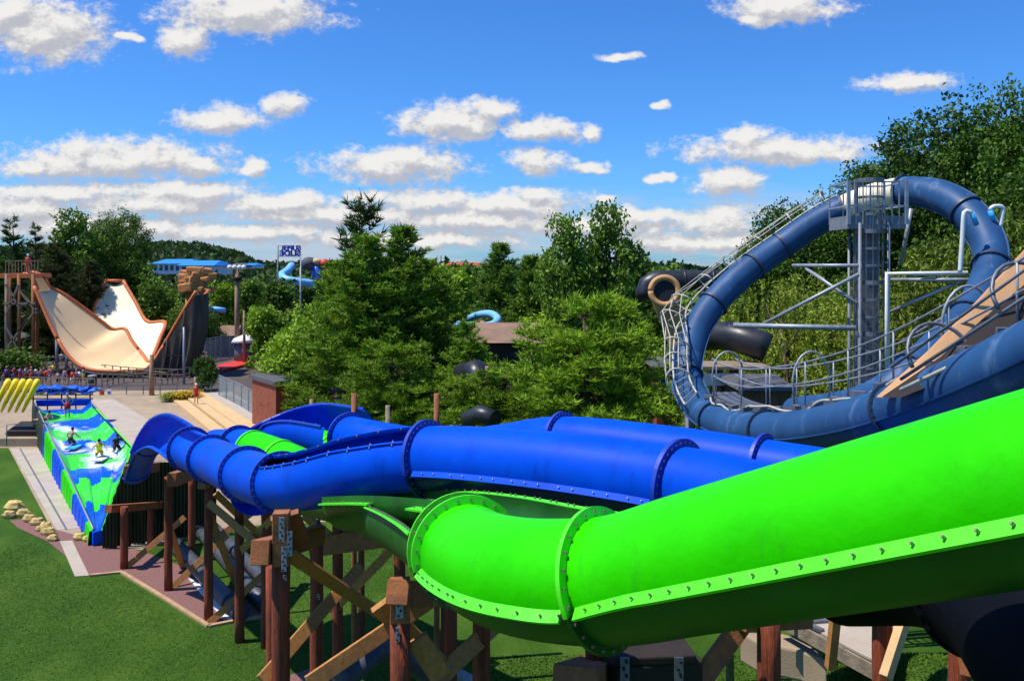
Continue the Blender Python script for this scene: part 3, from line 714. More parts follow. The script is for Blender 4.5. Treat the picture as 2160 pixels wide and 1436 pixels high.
proto('pineC', 'pine', seed=13, h=16, w=5.5, nb=9, k=8, L=.5, base=.3, prof=.6, m='leaf_pine_dark', up=.4, whorl=.7, tw=.07, sparse=.2)
proto('tufttop', 'pine', seed=14, h=15, w=5.5, nb=9, k=10, L=.7, base=.2, prof=.35, m='leaf_pine_dark', up=1.0, whorl=.8, tw=.06)
proto('airy', 'leafy', seed=21, h=15, w=6.5, ncl=520, lpc=16, ls=.2, base=.15, cr=.6, m='leaf_mid', clump=7)
proto('round', 'leafy', seed=22, h=9, w=8.5, ncl=520, lpc=18, ls=.2, base=.1, cr=.7, m='leaf_bright', clump=5)
proto('oak', 'leafy', seed=23, h=19, w=13, ncl=1500, lpc=46, ls=.125, base=.2, cr=.6, m='leaf_oak', clump=9)
proto('willow', 'leafy', seed=24, h=13, w=12, ncl=640, lpc=24, ls=.15, base=.3, cr=.4, droop=4.2, m='leaf_willow', clump=5)
proto('shrub', 'leafy', seed=25, h=3.2, w=3.2, ncl=200, lpc=16, ls=.1, base=.05, cr=.4, m='leaf_bright', clump=4)
proto('dense', 'leafy', seed=26, h=4.6, w=4.0, ncl=420, lpc=20, ls=.13, base=.02, cr=.35, m='leaf_pine_dark', clump=6)
proto('farleafy', 'leafy', seed=27, h=12, w=9, ncl=200, lpc=12, ls=.45, base=.1, cr=1.0, m='leaf_mid', clump=5)
# front white pines
tree('bigpine', 1225, 38, 'broad bright green white pine with layered boughs just behind the rear blue tube', 1.06, rot=.5)
tree('bigpine', 1075, 42, 'shorter layered pine left of the brightest broad pine', .72, rot=2.2)
tree('bigpine', 1318, 50, 'layered pine between the broad pine and the loop slide', .78, rot=4)
tree('bigpine', 1005, 42, 'small layered pine in front of the tan roofed pavilion', .68, rot=3.1)
tree('bigpine', 905, 46, 'low layered pine behind the second orange post', .6, rot=1.7)
tree('bigpine', 830, 47, 'layered pine with bright boughs at the foot of the middle clump', .8, rot=5.1)
tree('pineA', 985, 50, 'dark pine screening the left end of the tan roofed pavilion', .6, rot=1.9)
tree('pineA', 770, 56, 'large full dark green pine in the middle of the photo, widest of its clump', .93, rot=.3, sx=1.0)
tree('pineB', 850, 57, 'slender pine whose spire rises above the middle clump', 1.04, rot=1.1, sx=1.05)
tree('tufttop', 762, 62, 'dark pine with tufted fan-shaped top rising behind the middle clump', 1.08, rot=.4, sx=.9)
tree('pineB', 712, 60, 'lighter green pine on the left flank of the middle clump', .88, rot=3, sx=1.1, leafm='leaf_boughs')
tree('pineA', 900, 62, 'full pine on the right shoulder of the middle clump', .84, rot=2, sx=.95)
tree('pineB', 940, 70, 'pine with thin top right of the middle clump', .82, rot=5)
tree('round', 640, 70, 'light green bushy tree over the path beside the brown shed', .95, rot=2, leafm='leaf_bright')
tree('pineA', 662, 61, 'small dark pine next to the grey roofed shed', .5, rot=2)
tree('airy', 1190, 66, 'left of the two tall airy trees rising above the skyline', 1.08, rot=.2, sx=.8)
tree('airy', 1292, 68, 'right of the two tall airy trees rising above the skyline', 1.14, rot=2.5, sx=.85)
tree('pineB', 1055, 78, 'pointed pine left of the tall airy trees', 1.0, rot=1, leafm='leaf_mid')
tree('pineB', 1120, 74, 'bushy pine just left of the tall airy trees', .92, rot=4)
tree('pineB', 1345, 76, 'narrow pine right of the tall airy trees', .93, rot=2.7, leafm='leaf_mid')
tree('round', 960, 74, 'pale feathery round tree left of the light blue slide loop', 1.02, rot=.4, leafm='leaf_mid')
tree('round', 1110, 64, 'bright green tree in front of the tall airy pair', .9, rot=3.4)
tree('round', 1270, 60, 'bright leafy tree above the broad white pine', .92, rot=1.4, leafm='leaf_mid')
tree('round', 1400, 62, 'leafy tree below the tan tube mouth', .7, rot=.8)
tree('shrub', 958, 36, 'small light green shrub behind the second orange post', .95, name='shrub', cat='shrub')
tree('shrub', 985, 35.5, 'low yellow green shrub beside the black pipe', .5, name='shrub', cat='shrub', leafm='leaf_yellow')
tree('shrub', 1015, 34.5, 'yellow flowered shrub right behind the rear blue tube', .38, name='shrub', cat='shrub', leafm='leaf_yellow')
tree('dense', 432, 87, 'dark rounded clipped bush beside the end of the curved railing', .72, name='bush', cat='bush')
tree('shrub', 352, 140, 'yellow green bush between the tan ramp walls', 1.9, name='bush', cat='bush', leafm='leaf_willow')
tree('shrub', 30, 97, 'low dark green bush under the left ramp tower', 1.3, name='bush', cat='bush', leafm='leaf_mid', sx=2)
tree('shrub', 395, 80.5, 'low golden shrub in the strip beside the railing', .42, name='shrub', cat='shrub', leafm='leaf_yellow', sx=.9)
tree('shrub', 365, 80.5, 'low golden green shrub left of the other golden one', .36, name='shrub', cat='shrub', leafm='leaf_willow', sx=.8)
# right: oaks and willows behind the loop
tree('oak', 2010, 56, 'tall oak with domed crown above the loop crest', 1.13, rot=.5)
tree('oak', 2175, 52, 'tallest dark oak at the right edge of the sky', 1.2, rot=2.5, sx=.95)
tree('oak', 1890, 60, 'oak left of the domed one, behind the ladder platform', 1.03, rot=4)
tree('oak', 1690, 62, 'lower oak poking out left of the caged ladder', .86, rot=1.5)
tree('oak', 2260, 46, 'oak cut by the right edge of the photo', .9, rot=1)
tree('willow', 1660, 44, 'yellow green willow hanging inside the left half of the loop', .93, rot=.4)
tree('willow', 1775, 49, 'willow behind the ladder column', .85, rot=2)
tree('willow', 1950, 45, 'willow hanging inside the right half of the loop', .88, rot=3.3)
tree('willow', 2110, 45, 'willow at right behind the goose-neck pipes', 1.2, rot=4.8)
tree('willow', 1560, 50, 'small willow behind the left side of the loop', .62, rot=.9)
tree('oak', 1840, 52, 'shaded oak behind the willows', .62, rot=.1)
tree('shrub', 1640, 36, 'green shrub beside the round roofed hut', .8, name='shrub', cat='shrub', leafm='leaf_willow')
# left group
for i, (px, Y, k, s, lb, lm) in enumerate((
    (-30, 122, 'pineC', 1.22, 'dark pine cut by the left edge of the photo', None), (25, 126, 'pineC', 1.2, 'thin topped dark pine second from the left edge', None), (75, 128, 'pineC', 1.14, 'dark pine above the ramp tower deck', 'leaf_olive'),
    (118, 116, 'pineA', 1.0, 'brownish pine right of the ramp tower', 'leaf_olive'), (190, 122, 'pineA', .85, 'brownish pine behind the left ramp wall', 'leaf_olive'),
    (5, 116, 'pineA', .85, 'dense dark evergreen behind the ramp tower legs', 'leaf_pine_dark'), (90, 117, 'pineA', .78, 'dense dark evergreen behind the start of the ramp', 'leaf_pine_dark'),
    (165, 130, 'airy', 1.36, 'tall pale leafed tree left of the wide leafy tree', 'leaf_mid'), (245, 138, 'oak', 1.06, 'wide leafy tree between the ramp walls', 'leaf_mid'), (312, 134, 'round', 1.3, 'rounded tree right of the wide leafy tree', 'leaf_mid'),
    (275, 136, 'pineA', .85, 'dark tree in the gap between the ramp walls', 'leaf_pine_dark'), (215, 134, 'pineA', .75, 'dark low evergreen behind the back ramp wall', 'leaf_pine_dark'))):
    tree(k, px, Y, lb, s, rot=i*1.3, leafm=lm)
# middle belt trees as individuals
rr = random.Random(5)
belt = [(440, 150), (465, 140), (500, 158), (530, 150), (560, 170), (590, 140), (420, 175), (545, 125), (580, 112), (610, 100), (560, 100), (640, 120), (655, 90), (700, 110), (480, 180), (520, 185), (610, 185), (650, 170), (690, 150), (735, 120), (400, 190), (360, 185)]
for i, (px, Y) in enumerate(belt):
    tree('farleafy' if i % 4 else 'round', px, Y, 'green broadleaf tree in the belt of trees around the far light blue slide', rr.uniform(.42, .62) if Y < 130 else rr.uniform(.62, .8), rot=i*.9, group='trees around the far slide', leafm=['leaf_mid', 'leaf_bright', 'leaf_oak'][i % 3])
for i in range(26):
    px = 930+i*23+rr.uniform(-8, 8); Y = rr.uniform(95, 150)
    tree('farleafy', px, Y, 'green broadleaf tree in the wood behind the middle pines', rr.uniform(.72, .98)*min(1, 9.6/12*1.25), rot=i, group='trees behind the middle pines', leafm=['leaf_mid', 'leaf_bright', 'leaf_oak'][i % 3])
for i in range(12):
    px = 1350+i*22; tree('farleafy', px, rr.uniform(80, 110), 'green broadleaf tree in the low wood behind the tan tube mouth', rr.uniform(.62, .8), rot=i, group='trees behind the tan tube', leafm=['leaf_mid', 'leaf_oak'][i % 2])
tree('round', 398, 123, 'round green tree under the artificial rock', .72, rot=1, leafm='leaf_mid')
tree('round', 436, 121, 'round green tree right of the artificial rock foot', .66, rot=2, leafm='leaf_oak')
# far wood: canopy surface of leaf clumps
def wood(n, seed, f, ls):
    R_ = np.random.default_rng(seed); out = []
    px = R_.uniform(-300, 2500, n); Y = 170+R_.random(n)**1.6*650
    x = (px-1080)/F*Y; top = np.array([f(a, b) for a, b in zip(px, Y)])
    top = top+1.6*np.sin(x*.55+np.sin(Y*.21)*2)*np.cos(Y*.13+x*.11)
    z = top-R_.random(n)**1.5*6; c = np.stack([x, Y, z], 1)
    u = R_.normal(0, 1, (n, 3)); u /= np.linalg.norm(u, axis=1)[:, None]; v = np.cross(u, R_.normal(0, 1, (n, 3))); v /= np.linalg.norm(v, axis=1)[:, None]
    q = (ls*R_.uniform(.5, 1.3, n)*(Y/300)**.8)[:, None]
    return np.stack([c-u*q, c+v*q*.7, c+u*q, c-v*q*.7], 1)
def topf(px, Y):
    base = 10.3+1.4*math.sin(px*.013+Y*.01)+ .9*math.sin(px*.05+Y*.03)
    if Y > 330:
        py = np.interp(px, [-300, 250, 330, 420, 500, 545, 570, 700, 1000, 1400, 1600, 2500], [520, 520, 508, 512, 530, 552, 556, 552, 562, 562, 572, 560])+3
        return min(H-(py-560)/F*Y, base+ (Y-330)*.06)
    return base if px < 300 or px > 930 else base-2.5
o = linkmesh('far_wood', soup('far_wood', wood(80000, 2, topf, 1.1), ['leaf_far'])); tag(o, 'dark green wooded hills along the horizon', 'wood', kind='stuff')
# distant hill surface under the wood
def hillz(x, y):
    px = 1080+x/y*F
    if y < 300: return .0
    return max(0, min(topf(px, y)-4, (y-300)*.06+6))
tag(MB().grid([[(x/1.0*yy/900, yy, hillz(x*yy/900, yy)-.5) for x in np.linspace(-900, 900, 60)] for yy in (300, 360, 420, 500, 600, 700, 820, 1000)]).build('hill', ['leaf_oak']), kind='structure')
# ------------------------------------------------------------ timber supports
SG = 'timber supports under the slides'
def gz(p): return V((p.x, p.y, hz(p.x, p.y)))
class Sup:
    def __init__(s, label, px, Y, group=SG):
        p = P(px, 700, Y); s.o = thing('timber_support', label, 'timber support', gz(p), group)
    def post(s, px, Y, top, r=.15, name='post', m='timber', foot=None):
        c = P(px, top, Y); b = gz(c) if foot is None else P(px, foot, Y)
        n = 7; rd = random.Random(int(px)); pts = [b.lerp(c, k/n)+V((rd.gauss(0, .006), rd.gauss(0, .006), 0)) for k in range(n+1)]
        MB().tube(pts, [r*1.06]+[r*(1.03-.01*k) for k in range(n)], 14).build(name, [m], s.o); return s
    def beam(s, a, b, w=.3, h=.3, m='timber_beam', name='beam'):
        mb = MB(); mb.bar(P(*a), P(*b), w, h); mb.build(name, [m], s.o, bevel=.012); return s
    def brace(s, a, b, w=.09, h=.24, m='timber_new', ref=V((.1, -1, .1))):
        mb = MB(); mb.bar(P(*a), P(*b), h, w, ref=ref); mb.build('brace', [m], s.o, bevel=.008); return s
    def cap(s, px, Y, top, bot, w=.3, m='timber_beam'):
        c = P(px, top, Y); d = P(px, bot, Y); mb = MB(); mb.box((c+d)/2, (w, w, (c-d).z), .12); mb.build('post_head', [m], s.o, bevel=.012); return s
    def plate(s, px, Y, top, bot, w=.11, n=6, m='galv'):
        c = P(px, top, Y); d = P(px, bot, Y); mb = MB(); mb.box((c+d)/2, (w, .012, (c-d).z), 0, 0)
        for k in range(n):
            q = d.lerp(c, (k+.5)/n)+V(((k % 2-.5)*w*.3, 0, 0)); mb.bar(q+V((0, .01, 0)), q-V((0, .045, 0)), .024, .024, 1)
        mb.build('steel_plate', [m, 'shadow_black'], s.o); return s
s = Sup('short timber support nearest the tip of the wave ride, with pale brace foot on gravel', 262, 36); s.post(262, 36, 1068).post(318, 39, 1070).beam((228, 1073, 35.6), (345, 1064, 40)).brace((256, 1205, 35.9), (390, 1090, 37.5))
s = Sup('timber support under the hump of the nearest blue slide', 355, 33.6); s.post(355, 33.6, 1005).post(405, 37, 1000).beam((362, 1012, 33), (440, 985, 38.5), .34, .5).brace((332, 1268, 33.4), (480, 1128, 35.5)).brace((400, 1235, 37), (355, 1105, 34))
s.cap(276, 35.2, 980, 1003, .4).beam((276, 992, 35), (330, 985, 39), .3, .4)
s = Sup('timber support with pale brace foot at the right end of the gravel strip', 440, 30.7); s.post(440, 30.7, 1020).post(505, 33.5, 1030).beam((425, 1022, 30.3), (530, 1015, 34)).brace((434, 1320, 30.5), (600, 1172, 31.5)).brace((500, 1235, 33), (440, 1080, 30.9)).brace((450, 1140, 31), (560, 1060, 33.6)).brace((455, 1040, 31.4), (570, 1150, 33.4))
s = Sup('timber support with two dark posts crossed by X bracing below the blue bends', 505, 29); s.post(505, 29, 1035).post(562, 28.6, 1030, .17).beam((490, 1038, 28.8), (640, 1030, 28.8)).brace((500, 1170, 29), (592, 1075, 28.2)).brace((440, 1060, 29), (600, 1195, 28))
s = Sup('heavy timber support with three steel plates on its head, left of centre', 592, 15.6)
s.post(592, 15.6, 1180, .165).post(577, 17.2, 1195, .15).cap(594, 15.55, 1078, 1190, .28).plate(594, 15.37, 1090, 1142, .1).plate(611, 15.37, 1120, 1172, .09, 5).plate(599, 15.36, 1152, 1205, .09).plate(601, 15.36, 1212, 1224, .06, 2)
s.beam((548, 1165, 15.3), (672, 1128, 20.6), .32, .42).post(668, 20.8, 1110, .155).plate(672, 20.6, 1095, 1150, .09, 5, 'galv_dark').plate(672, 20.6, 1252, 1264, .06, 2)
s.brace((552, 1436, 15.4), (760, 1195, 19)).brace((612, 1170, 15.9), (880, 1345, 21)).brace((600, 1085, 15.8), (632, 1160, 16.4), .12, .5, 'timber_beam')
s = Sup('dark timber support standing on the lawn behind the heavy middle ones', 712, 25); s.post(712, 25, 1075).post(843, 24.5, 1110, .16).beam((655, 1152, 25.2), (858, 1124, 24.4), .3, .55).brace((700, 1290, 25), (836, 1148, 24.4)).brace((640, 1085, 25), (720, 1150, 25))
s = Sup('heavy timber support with one steel plate on its square head at bottom centre', 844, 13.6)
s.post(845, 13.6, 1305, .16).cap(844, 13.6, 1222, 1308, .3).plate(843, 13.42, 1238, 1303, .115).plate(839, 13.42, 1322, 1352, .06, 3).beam((838, 1248, 13.25), (962, 1262, 17.2), .34, .36)
s.post(950, 18, 1255, .14).brace((800, 1275, 13.9), (940, 1410, 15.5), .1, .3).brace((650, 1442, 13.2), (1012, 1195, 15.5)).brace((878, 1346, 13.8), (930, 1424, 14), .1, .34)
s = Sup('dark round timber support right under the bend of the green slide', 1016, 16); s.post(1016, 16, 1255, .165).beam((985, 1272, 15.8), (1050, 1266, 17.2)).brace((914, 1440, 15), (1062, 1300, 16.4), .1, .3)
s = Sup('timber support with a sawn orange beam end at the bottom edge of the photo', 1265, 9.4); s.beam((1212, 1452, 8.2), (1262, 1425, 10.2), .42, .4).post(1272, 9.6, 1300, .2).post(1370, 11, 1330, .17).beam((1260, 1335, 9.8), (1420, 1345, 11.4), .3, .3, 'dark_wood').brace((1275, 1380, 9.5), (1330, 1300, 10.6))
hd = MB(); c = P(1375, 1430, 9.2); hd.box(c, (.92, .5, .5), .2); hd.prism([(c.x-.42, c.y-.3), (c.x+.42, c.y-.22), (c.x+.36, c.y+.4), (c.x-.4, c.y+.4)], c.z+.25, c.z+.34); hd.build('timber_block', ['dark_wood'], s.o, bevel=.02)  # block coloured near black to stand for shade from the tube above
s.plate(1318, 8.72, 1385, 1445, .09, 4, 'galv_dark').plate(1432, 8.74, 1385, 1445, .09, 4, 'galv_dark')
s = Sup('thick dark timber support at bottom right with a slanting brace on its left', 1620, 12); s.post(1621, 12, 1275, .16).brace((1478, 1434, 11.6), (1572, 1305, 12.2), .12, .26, 'timber_beam').beam((1560, 1302, 12), (1700, 1296, 12.6))
s = Sup('red brown timber support beside the plank deck', 1861, 14); s.post(1861, 14, 1250, .155).beam((1820, 1270, 13.9), (1940, 1262, 14.8))
s = Sup('dark timber support with a yellow sawn beam end at the bottom right corner', 2025, 12.6); s.post(2025, 12.6, 1290, .155).beam((2046, 1400, 12.4), (2092, 1408, 11.6), .3, .3, 'timber_beam').beam((2092, 1408, 11.6), (2102, 1411, 11.45), .27, .27, 'yellow', 'beam_end')
for px, Y, t, lb in ((747, 27, 830, 'orange timber post rising behind the open blue bend'), (921, 26, 830, 'orange timber post rising behind the front flange of the blue tube')):
    s = Sup(lb, px, Y); s.post(px, Y, t, .085, m='timber_beam').post(px+16, Y+1.5, 905, .1)
# ------------------------------------------------------------ plank deck at lower right
dk = thing('plank_deck', 'weathered plank deck with sawn side board beside the red brown post', 'deck', V((6, 15, 5)))
zc = H-(1340-560)/F*15.6
def D(px, py, z): 
    Y = (H-z)*F/(py-560); return V(((px-1080)/F*Y, Y, z))
zd = 5.75
pl = [D(1640, 1278, zd), D(1905, 1278, zd), D(1882, 1412, zd), D(1652, 1292, zd)]
mb = MB(); NB = 22
for k in range(NB):
    f0, f1 = k/NB, (k+.93)/NB
    a = pl[0].lerp(pl[3], f0); b = pl[1].lerp(pl[2], f0); c = pl[1].lerp(pl[2], f1); d = pl[0].lerp(pl[3], f1)
    mb.slab([[a, b], [d, c]], .04)
mb.build('deck_boards', ['concrete_light'], dk)
mb = MB(); mb.bar(D(1640, 1305, zd-.1), D(1846, 1418, zd-.1), .06, .24); mb.build('side_board', ['timber_grey'], dk)
mb = MB(); mb.bar(P(1751, 1408, 14), P(1764, 1285, 13.8), .13); mb.build('rail_post', ['timber_new'], dk)
mb = MB(); mb.bar(P(1868, 1428, 13.5), P(1912, 1292, 13.9), .13, .2); mb.build('rail_post', ['ledge'], dk)
mb = MB(); mb.bar(D(1640, 1318, zd+.02), D(1850, 1300, zd+.02), .1, .06); mb.bar(D(1640, 1285, zd+.02), D(1735, 1330, zd+.02), .1, .06); mb.build('deck_channel', ['galv_dark'], dk)
mb = MB(); q = [D(1560, 1340, 5.2), D(1650, 1332, 5.3), D(1700, 1345, 5.3), D(1745, 1402, 5.2), D(1690, 1392, 5.1), D(1600, 1385, 5.0)]
mb.prism([(a.x, a.y) for a in q], 4.7, 5.28); tag(mb.build('boulder', ['concrete'], None, bevel=.05), 'flat grey brown boulder in the grass under the plank deck', 'boulder')
# ------------------------------------------------------------ pipes and sheets lying below the supports
for i, (a, b, r, m, lb) in enumerate((((372, 1165), (508, 1312), .3, 'pipe_shaded', 'grey drain pipe lying left beneath the slides'), ((420, 1130), (560, 1290), .26, 'pipe_shaded', 'grey drain pipe lying second from left beneath the slides'), ((446, 1120), (590, 1270), .26, 'pipe_shaded', 'grey drain pipe lying right beneath the slides'))):
    p, q = G(*a), G(*b); p.z = q.z = r; pts = [p.lerp(q, k/6) for k in range(7)]
    t = thing('drain_pipe', lb, 'pipe', G(*b), 'grey pipes beneath the slides'); MB().tube(pts, r, 16).build('pipe', [m], t); MB().tube([pts[5], pts[5].lerp(pts[6], .3)], r+.05, 16).build('collar', [m], t)
mb = MB(); mb.prism(GP((398, 1222), (412, 1226), (505, 1308), (470, 1306)), .02, .06); tag(mb.build('white_sheet', ['white']), 'narrow white sheet lying beside the grey pipes', 'sheet')
t = thing('drain_pipe', 'bent dark pipe at the bottom between the two heavy supports', 'pipe', P(760, 1440, 16), 'grey pipes beneath the slides')
MB().tube(catmull([P(715, 1440, 17), P(770, 1400, 17.5), P(800, 1375, 18), P(835, 1378, 18.5), P(900, 1420, 19), P(960, 1440, 19)], .2), .2, 14).build('pipe', ['pipe_shaded'], t)
MB().tube(catmull([P(855, 1365, 19), P(920, 1400, 19), P(1000, 1440, 19)], .2), .14, 12).build('pipe', ['galv'], t)
# ------------------------------------------------------------ wave ride
wr = thing('wave_ride', 'long green and blue striped surf ride with foaming water and riders', 'wave ride', G(190, 1140))
A_, B_, C_, D1, D2 = P(74, 852, 64), P(187, 850, 64), P(276, 946, 51.5), P(197, 1122, 39), P(213, 1122, 39.2)
NT, NU = 150, 48
def Lp(t): return A_.lerp(D1, t)
def Rp(t):
    return B_.lerp(C_, t/.52) if t < .52 else C_.lerp(D2, (t-.52)/.48)
def band(t, u):
    wob = .005*math.sin(u*9+t*30)+.003*math.sin(u*23+1)
    if t > .6: wob += .018*(1 if int(u*5) % 2 else 0)
    v = t+wob
    for k, e in enumerate((.035, .125, .22, .34, .455, .56, .675, .83, 1.2)):
        if v < e: return 0 if k % 2 == 0 else 1     # 0 blue, 1 green
    return 0
rows = []
for i in range(NT+1):
    t = i/NT; l, r = Lp(t), Rp(t); row = []
    for k in range(NU+1):
        u = k/NU; p = l.lerp(r, u); dip = .5*min(1, 8*u*(1-u))
        wv = .10*math.sin(t*40+u*3)*sstep(0, .15, u)*sstep(1, .85, u)
        if t > .58: wv += .12*(1 if int(u*5) % 2 else 0)*sstep(0, .1, u)
        p = p+V((0, 0, -dip+wv)); row.append(p)
    rows.append(row)
def wave_mat(name, c):
    m, nt, b = nmat(name); N, L = nt.nodes, nt.links
    at = N.new('ShaderNodeAttribute'); at.attribute_name = 'foam'; tc = N.new('ShaderNodeTexCoord')
    n1 = N.new('ShaderNodeTexNoise'); n1.inputs['Scale'].default_value = 1.5; n1.inputs['Detail'].default_value = 10; n1.inputs['Roughness'].default_value = .7; n1.inputs['Distortion'].default_value = .8
    L.new(tc.outputs['Object'], n1.inputs['Vector'])
    a = N.new('ShaderNodeMath'); a.operation = 'MULTIPLY_ADD'; a.inputs[1].default_value = 2.0; L.new(n1.outputs['Fac'], a.inputs[0]); L.new(at.outputs['Fac'], a.inputs[2])
    r = N.new('ShaderNodeMapRange'); r.inputs['From Min'].default_value = 1.3; r.inputs['From Max'].default_value = 1.75; L.new(a.outputs[0], r.inputs[0])
    x = N.new('ShaderNodeMix'); x.data_type = 'RGBA'; x.inputs[6].default_value = (*c, 1); x.inputs[7].default_value = (.72, .8, .84, 1); L.new(r.outputs[0], x.inputs[0]); L.new(x.outputs[2], b.inputs['Base Color'])
    b.inputs['Roughness'].default_value = .22
    n2 = N.new('ShaderNodeTexNoise'); n2.inputs['Scale'].default_value = 5; n2.inputs['Detail'].default_value = 5; L.new(tc.outputs['Object'], n2.inputs['Vector'])
    bp = N.new('ShaderNodeBump'); bp.inputs['Strength'].default_value = .5; bp.inputs['Distance'].default_value = .08; L.new(n2.outputs['Fac'], bp.inputs['Height']); L.new(bp.outputs[0], b.inputs['Normal'])
wave_mat('wave_blue', (.0, .09, .6)); wave_mat('wave_green', (.05, .68, .01))
mb = MB(); mb.grid(rows, 0, True, lambda i, k: band(i/NT, k/NU))
o = mb.build('wave_bed', ['wave_blue', 'wave_green'], wr)
fa = o.data.attributes.new('foam', 'FLOAT', 'POINT'); vals = []
for i in range(NT+1):
    for k in range(NU+1):
        t, u = i/NT, k/NU; vals.append(max(math.exp(-((t-a)/b)**2-((u-c-(t-a)*sl)/d)**2)*w_ for a, b, c, d, w_, sl in ((.17, .03, .15, .16, 1, 3), (.21, .03, .35, .25, .9, 3), (.37, .05, .12, .12, 1.0, 1), (.42, .035, .35, .3, .65, 1), (.39, .035, .68, .16, 1.05, 1.5), (.47, .05, .7, .26, 1.15, .6), (.53, .05, .5, .2, .9, .4), (.58, .06, .8, .16, 1.0, 0), (.28, .3, .5, .8, .28, 0))))
fa.data.foreach_set('value', vals)
MB().slab([[A_+V((0, .2, -.2)), B_+V((0, .2, -.2))], [A_+V((0, .1, .25)), B_+V((0, .1, .25))]], .25, down=V((0, 1, 0))).build('back_wall', ['blue'], wr)
# side walls
mb = MB(); w_rows = []
for i in range(NT+1):
    t = i/NT; l = Lp(t); rib = .05 if i % 6 == 0 else 0; n = V((-.83, -.55, 0))
    w_rows.append([l+V((0, 0, .1)), l+n*(.12+rib)+V((0, 0, .05)), l+n*(.16+rib)-V((0, 0, .3)), V((l.x, l.y, 0))+n*(.18+rib)+V((0, 0, .02))])
def wallband(i, k):
    t = i/NT
    if t < .28: return 2
    return [1, 0][int(t*6.3) % 2]
mb.grid(w_rows, 0, False, wallband); mb.grid([[l[0], l[0]+V((.25, .1, -.5))] for l in w_rows], 0, False, lambda i, k: [0, 1][int(i/NT*6.3) % 2])
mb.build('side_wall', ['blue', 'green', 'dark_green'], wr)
mb = MB(); w_rows = []
for i in range(NT+1):
    t = i/NT; r = Rp(t); n = V((.9, .3 if t < .52 else -.1, 0)); rib = .05 if i % 6 == 0 else 0
    w_rows.append([r+V((0, 0, .1)), r+n*.14+V((0, 0, .08)), r+n*(.2+rib)-V((0, 0, .3)), V((r.x, r.y, 0))+n*(-.2+rib)+V((0, 0, .02))])
mb.grid(w_rows, 0, False, lambda i, k: (0 if i % 34 < 14 and i < 60 else 1) if k < 1 else 2)
mb.build('side_wall', ['blue', 'lime', 'dark_green'], wr)
mb = MB(); mb.tube([Lp(k/20)+V((0, 0, .12)) for k in range(21)], .045, 6); mb.build('edge_rail', ['galv'], wr)
mb = MB(); mb.prism([(D1.x-.15, D1.y+.1), (D1.x+.08, D1.y-.22), (D2.x-.05, D2.y-.3), (D2.x+.12, D2.y)], .02, D1.z+.06); mb.build('bow', ['blue'], wr, bevel=.05)
# skirting panels of the understructure
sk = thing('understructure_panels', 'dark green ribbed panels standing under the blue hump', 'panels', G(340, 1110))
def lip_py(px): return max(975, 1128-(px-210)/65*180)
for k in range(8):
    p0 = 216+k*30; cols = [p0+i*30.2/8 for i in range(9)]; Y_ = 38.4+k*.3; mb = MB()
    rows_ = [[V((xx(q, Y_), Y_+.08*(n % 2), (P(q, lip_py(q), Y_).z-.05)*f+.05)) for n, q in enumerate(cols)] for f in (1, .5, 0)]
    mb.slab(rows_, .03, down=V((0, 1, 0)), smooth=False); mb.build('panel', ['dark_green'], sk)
# ------------------------------------------------------------ rafts
for i, (px, lb) in enumerate(((2, 'yellow raft leaning at the left edge of the photo'), (18, 'second yellow raft from the left edge'), (33, 'middle yellow raft of the leaning stack'), (48, 'fourth yellow raft from the left edge'), (63, 'rightmost yellow raft of the leaning stack'))):
    Y = 62; c = P(px, 836, Y); t = thing('raft', lb, 'raft', V((c.x-.4, Y, .9)), 'yellow rafts leaning in a stack')
    pts = []
    for k in range(25):
        a = 2*math.pi*k/24; pts.append(c+V((.5*math.sin(a)-.27*math.cos(a), .56*math.cos(a), 1.05*math.sin(a))))
    MB().tube(pts, [.15+.07*math.sin(2*math.pi*k/24) for k in range(25)], 8).build('float_tube', ['yellow'], t)
    mb = MB(); mb.add([p for p in pts[:-1]], [list(range(24))]); mb.build('raft_floor', ['timber'], t)
MB_ = MB(); MB_.prism(GP((-40, 880), (66, 880), (98, 942), (-60, 942)), .02, .55); tag(MB_.build('concrete_platform', ['concrete']), 'raised tan concrete platform below the yellow rafts', kind='structure')
MB_ = MB(); MB_.prism([(-34.8, 61), (-31, 61), (-31, 65), (-36, 65)], .02, .9); t = MB_.build('raft_stand', ['dark_wood']); tag(t, 'dark stand under the leaning yellow rafts', 'stand')
rf = thing('handrail', 'thin metal railing around the raised tan platform', 'railing', G(20, 940))
for a, b in (((14, 915), (14, 893)), ((92, 908), (92, 889))): MB().tube([P(a[0], 940, 52), P(a[0], 895, 52)], .03, 6).build('rail_post', ['galv_dark'], rf)
MB().tube([P(14, 895, 52), P(60, 893, 53), P(96, 892, 54)], .025, 6).build('rail', ['galv_dark'], rf)
for i in range(7):
    c = P(76+i*18, 822+(i % 2)*2, 70); mb = MB(); rows_ = []
    for k in range(9):
        a = k/8; rows_.append([c+V(((a-.5)*1.7, (u-.5)*1.2, .1*math.sin(a*9+i)+.12*math.sin(u*7+i*2)+.12*(i % 3))) for u in [q/6 for q in range(7)]])
    mb.slab(rows_, .14); tag(mb.build('raft', ['raft_blue']), ['blue raft at the left end of the rail pile', 'blue raft second from the left on the rail pile', 'blue raft third from the left on the rail pile', 'blue raft in the middle of the rail pile', 'blue raft third from the right on the rail pile', 'blue raft second from the right on the rail pile', 'blue raft at the right end of the rail pile'][i], 'raft', 'blue rafts piled on the rail')
rk = thing('raft_rack', 'timber rack carrying the pile of blue rafts behind the wave ride', 'rack', G(130, 850))
for i in range(5): p = P(70+i*30, 830, 70); MB().bar((p.x, 70, .1), (p.x, 70, p.z+.05), .08).build('leg', ['dark_wood'], rk)
for py in (832, 841): MB().bar(P(62, py, 70), P(196, py, 70), .06, .1).build('rail', ['timber_grey'], rk)
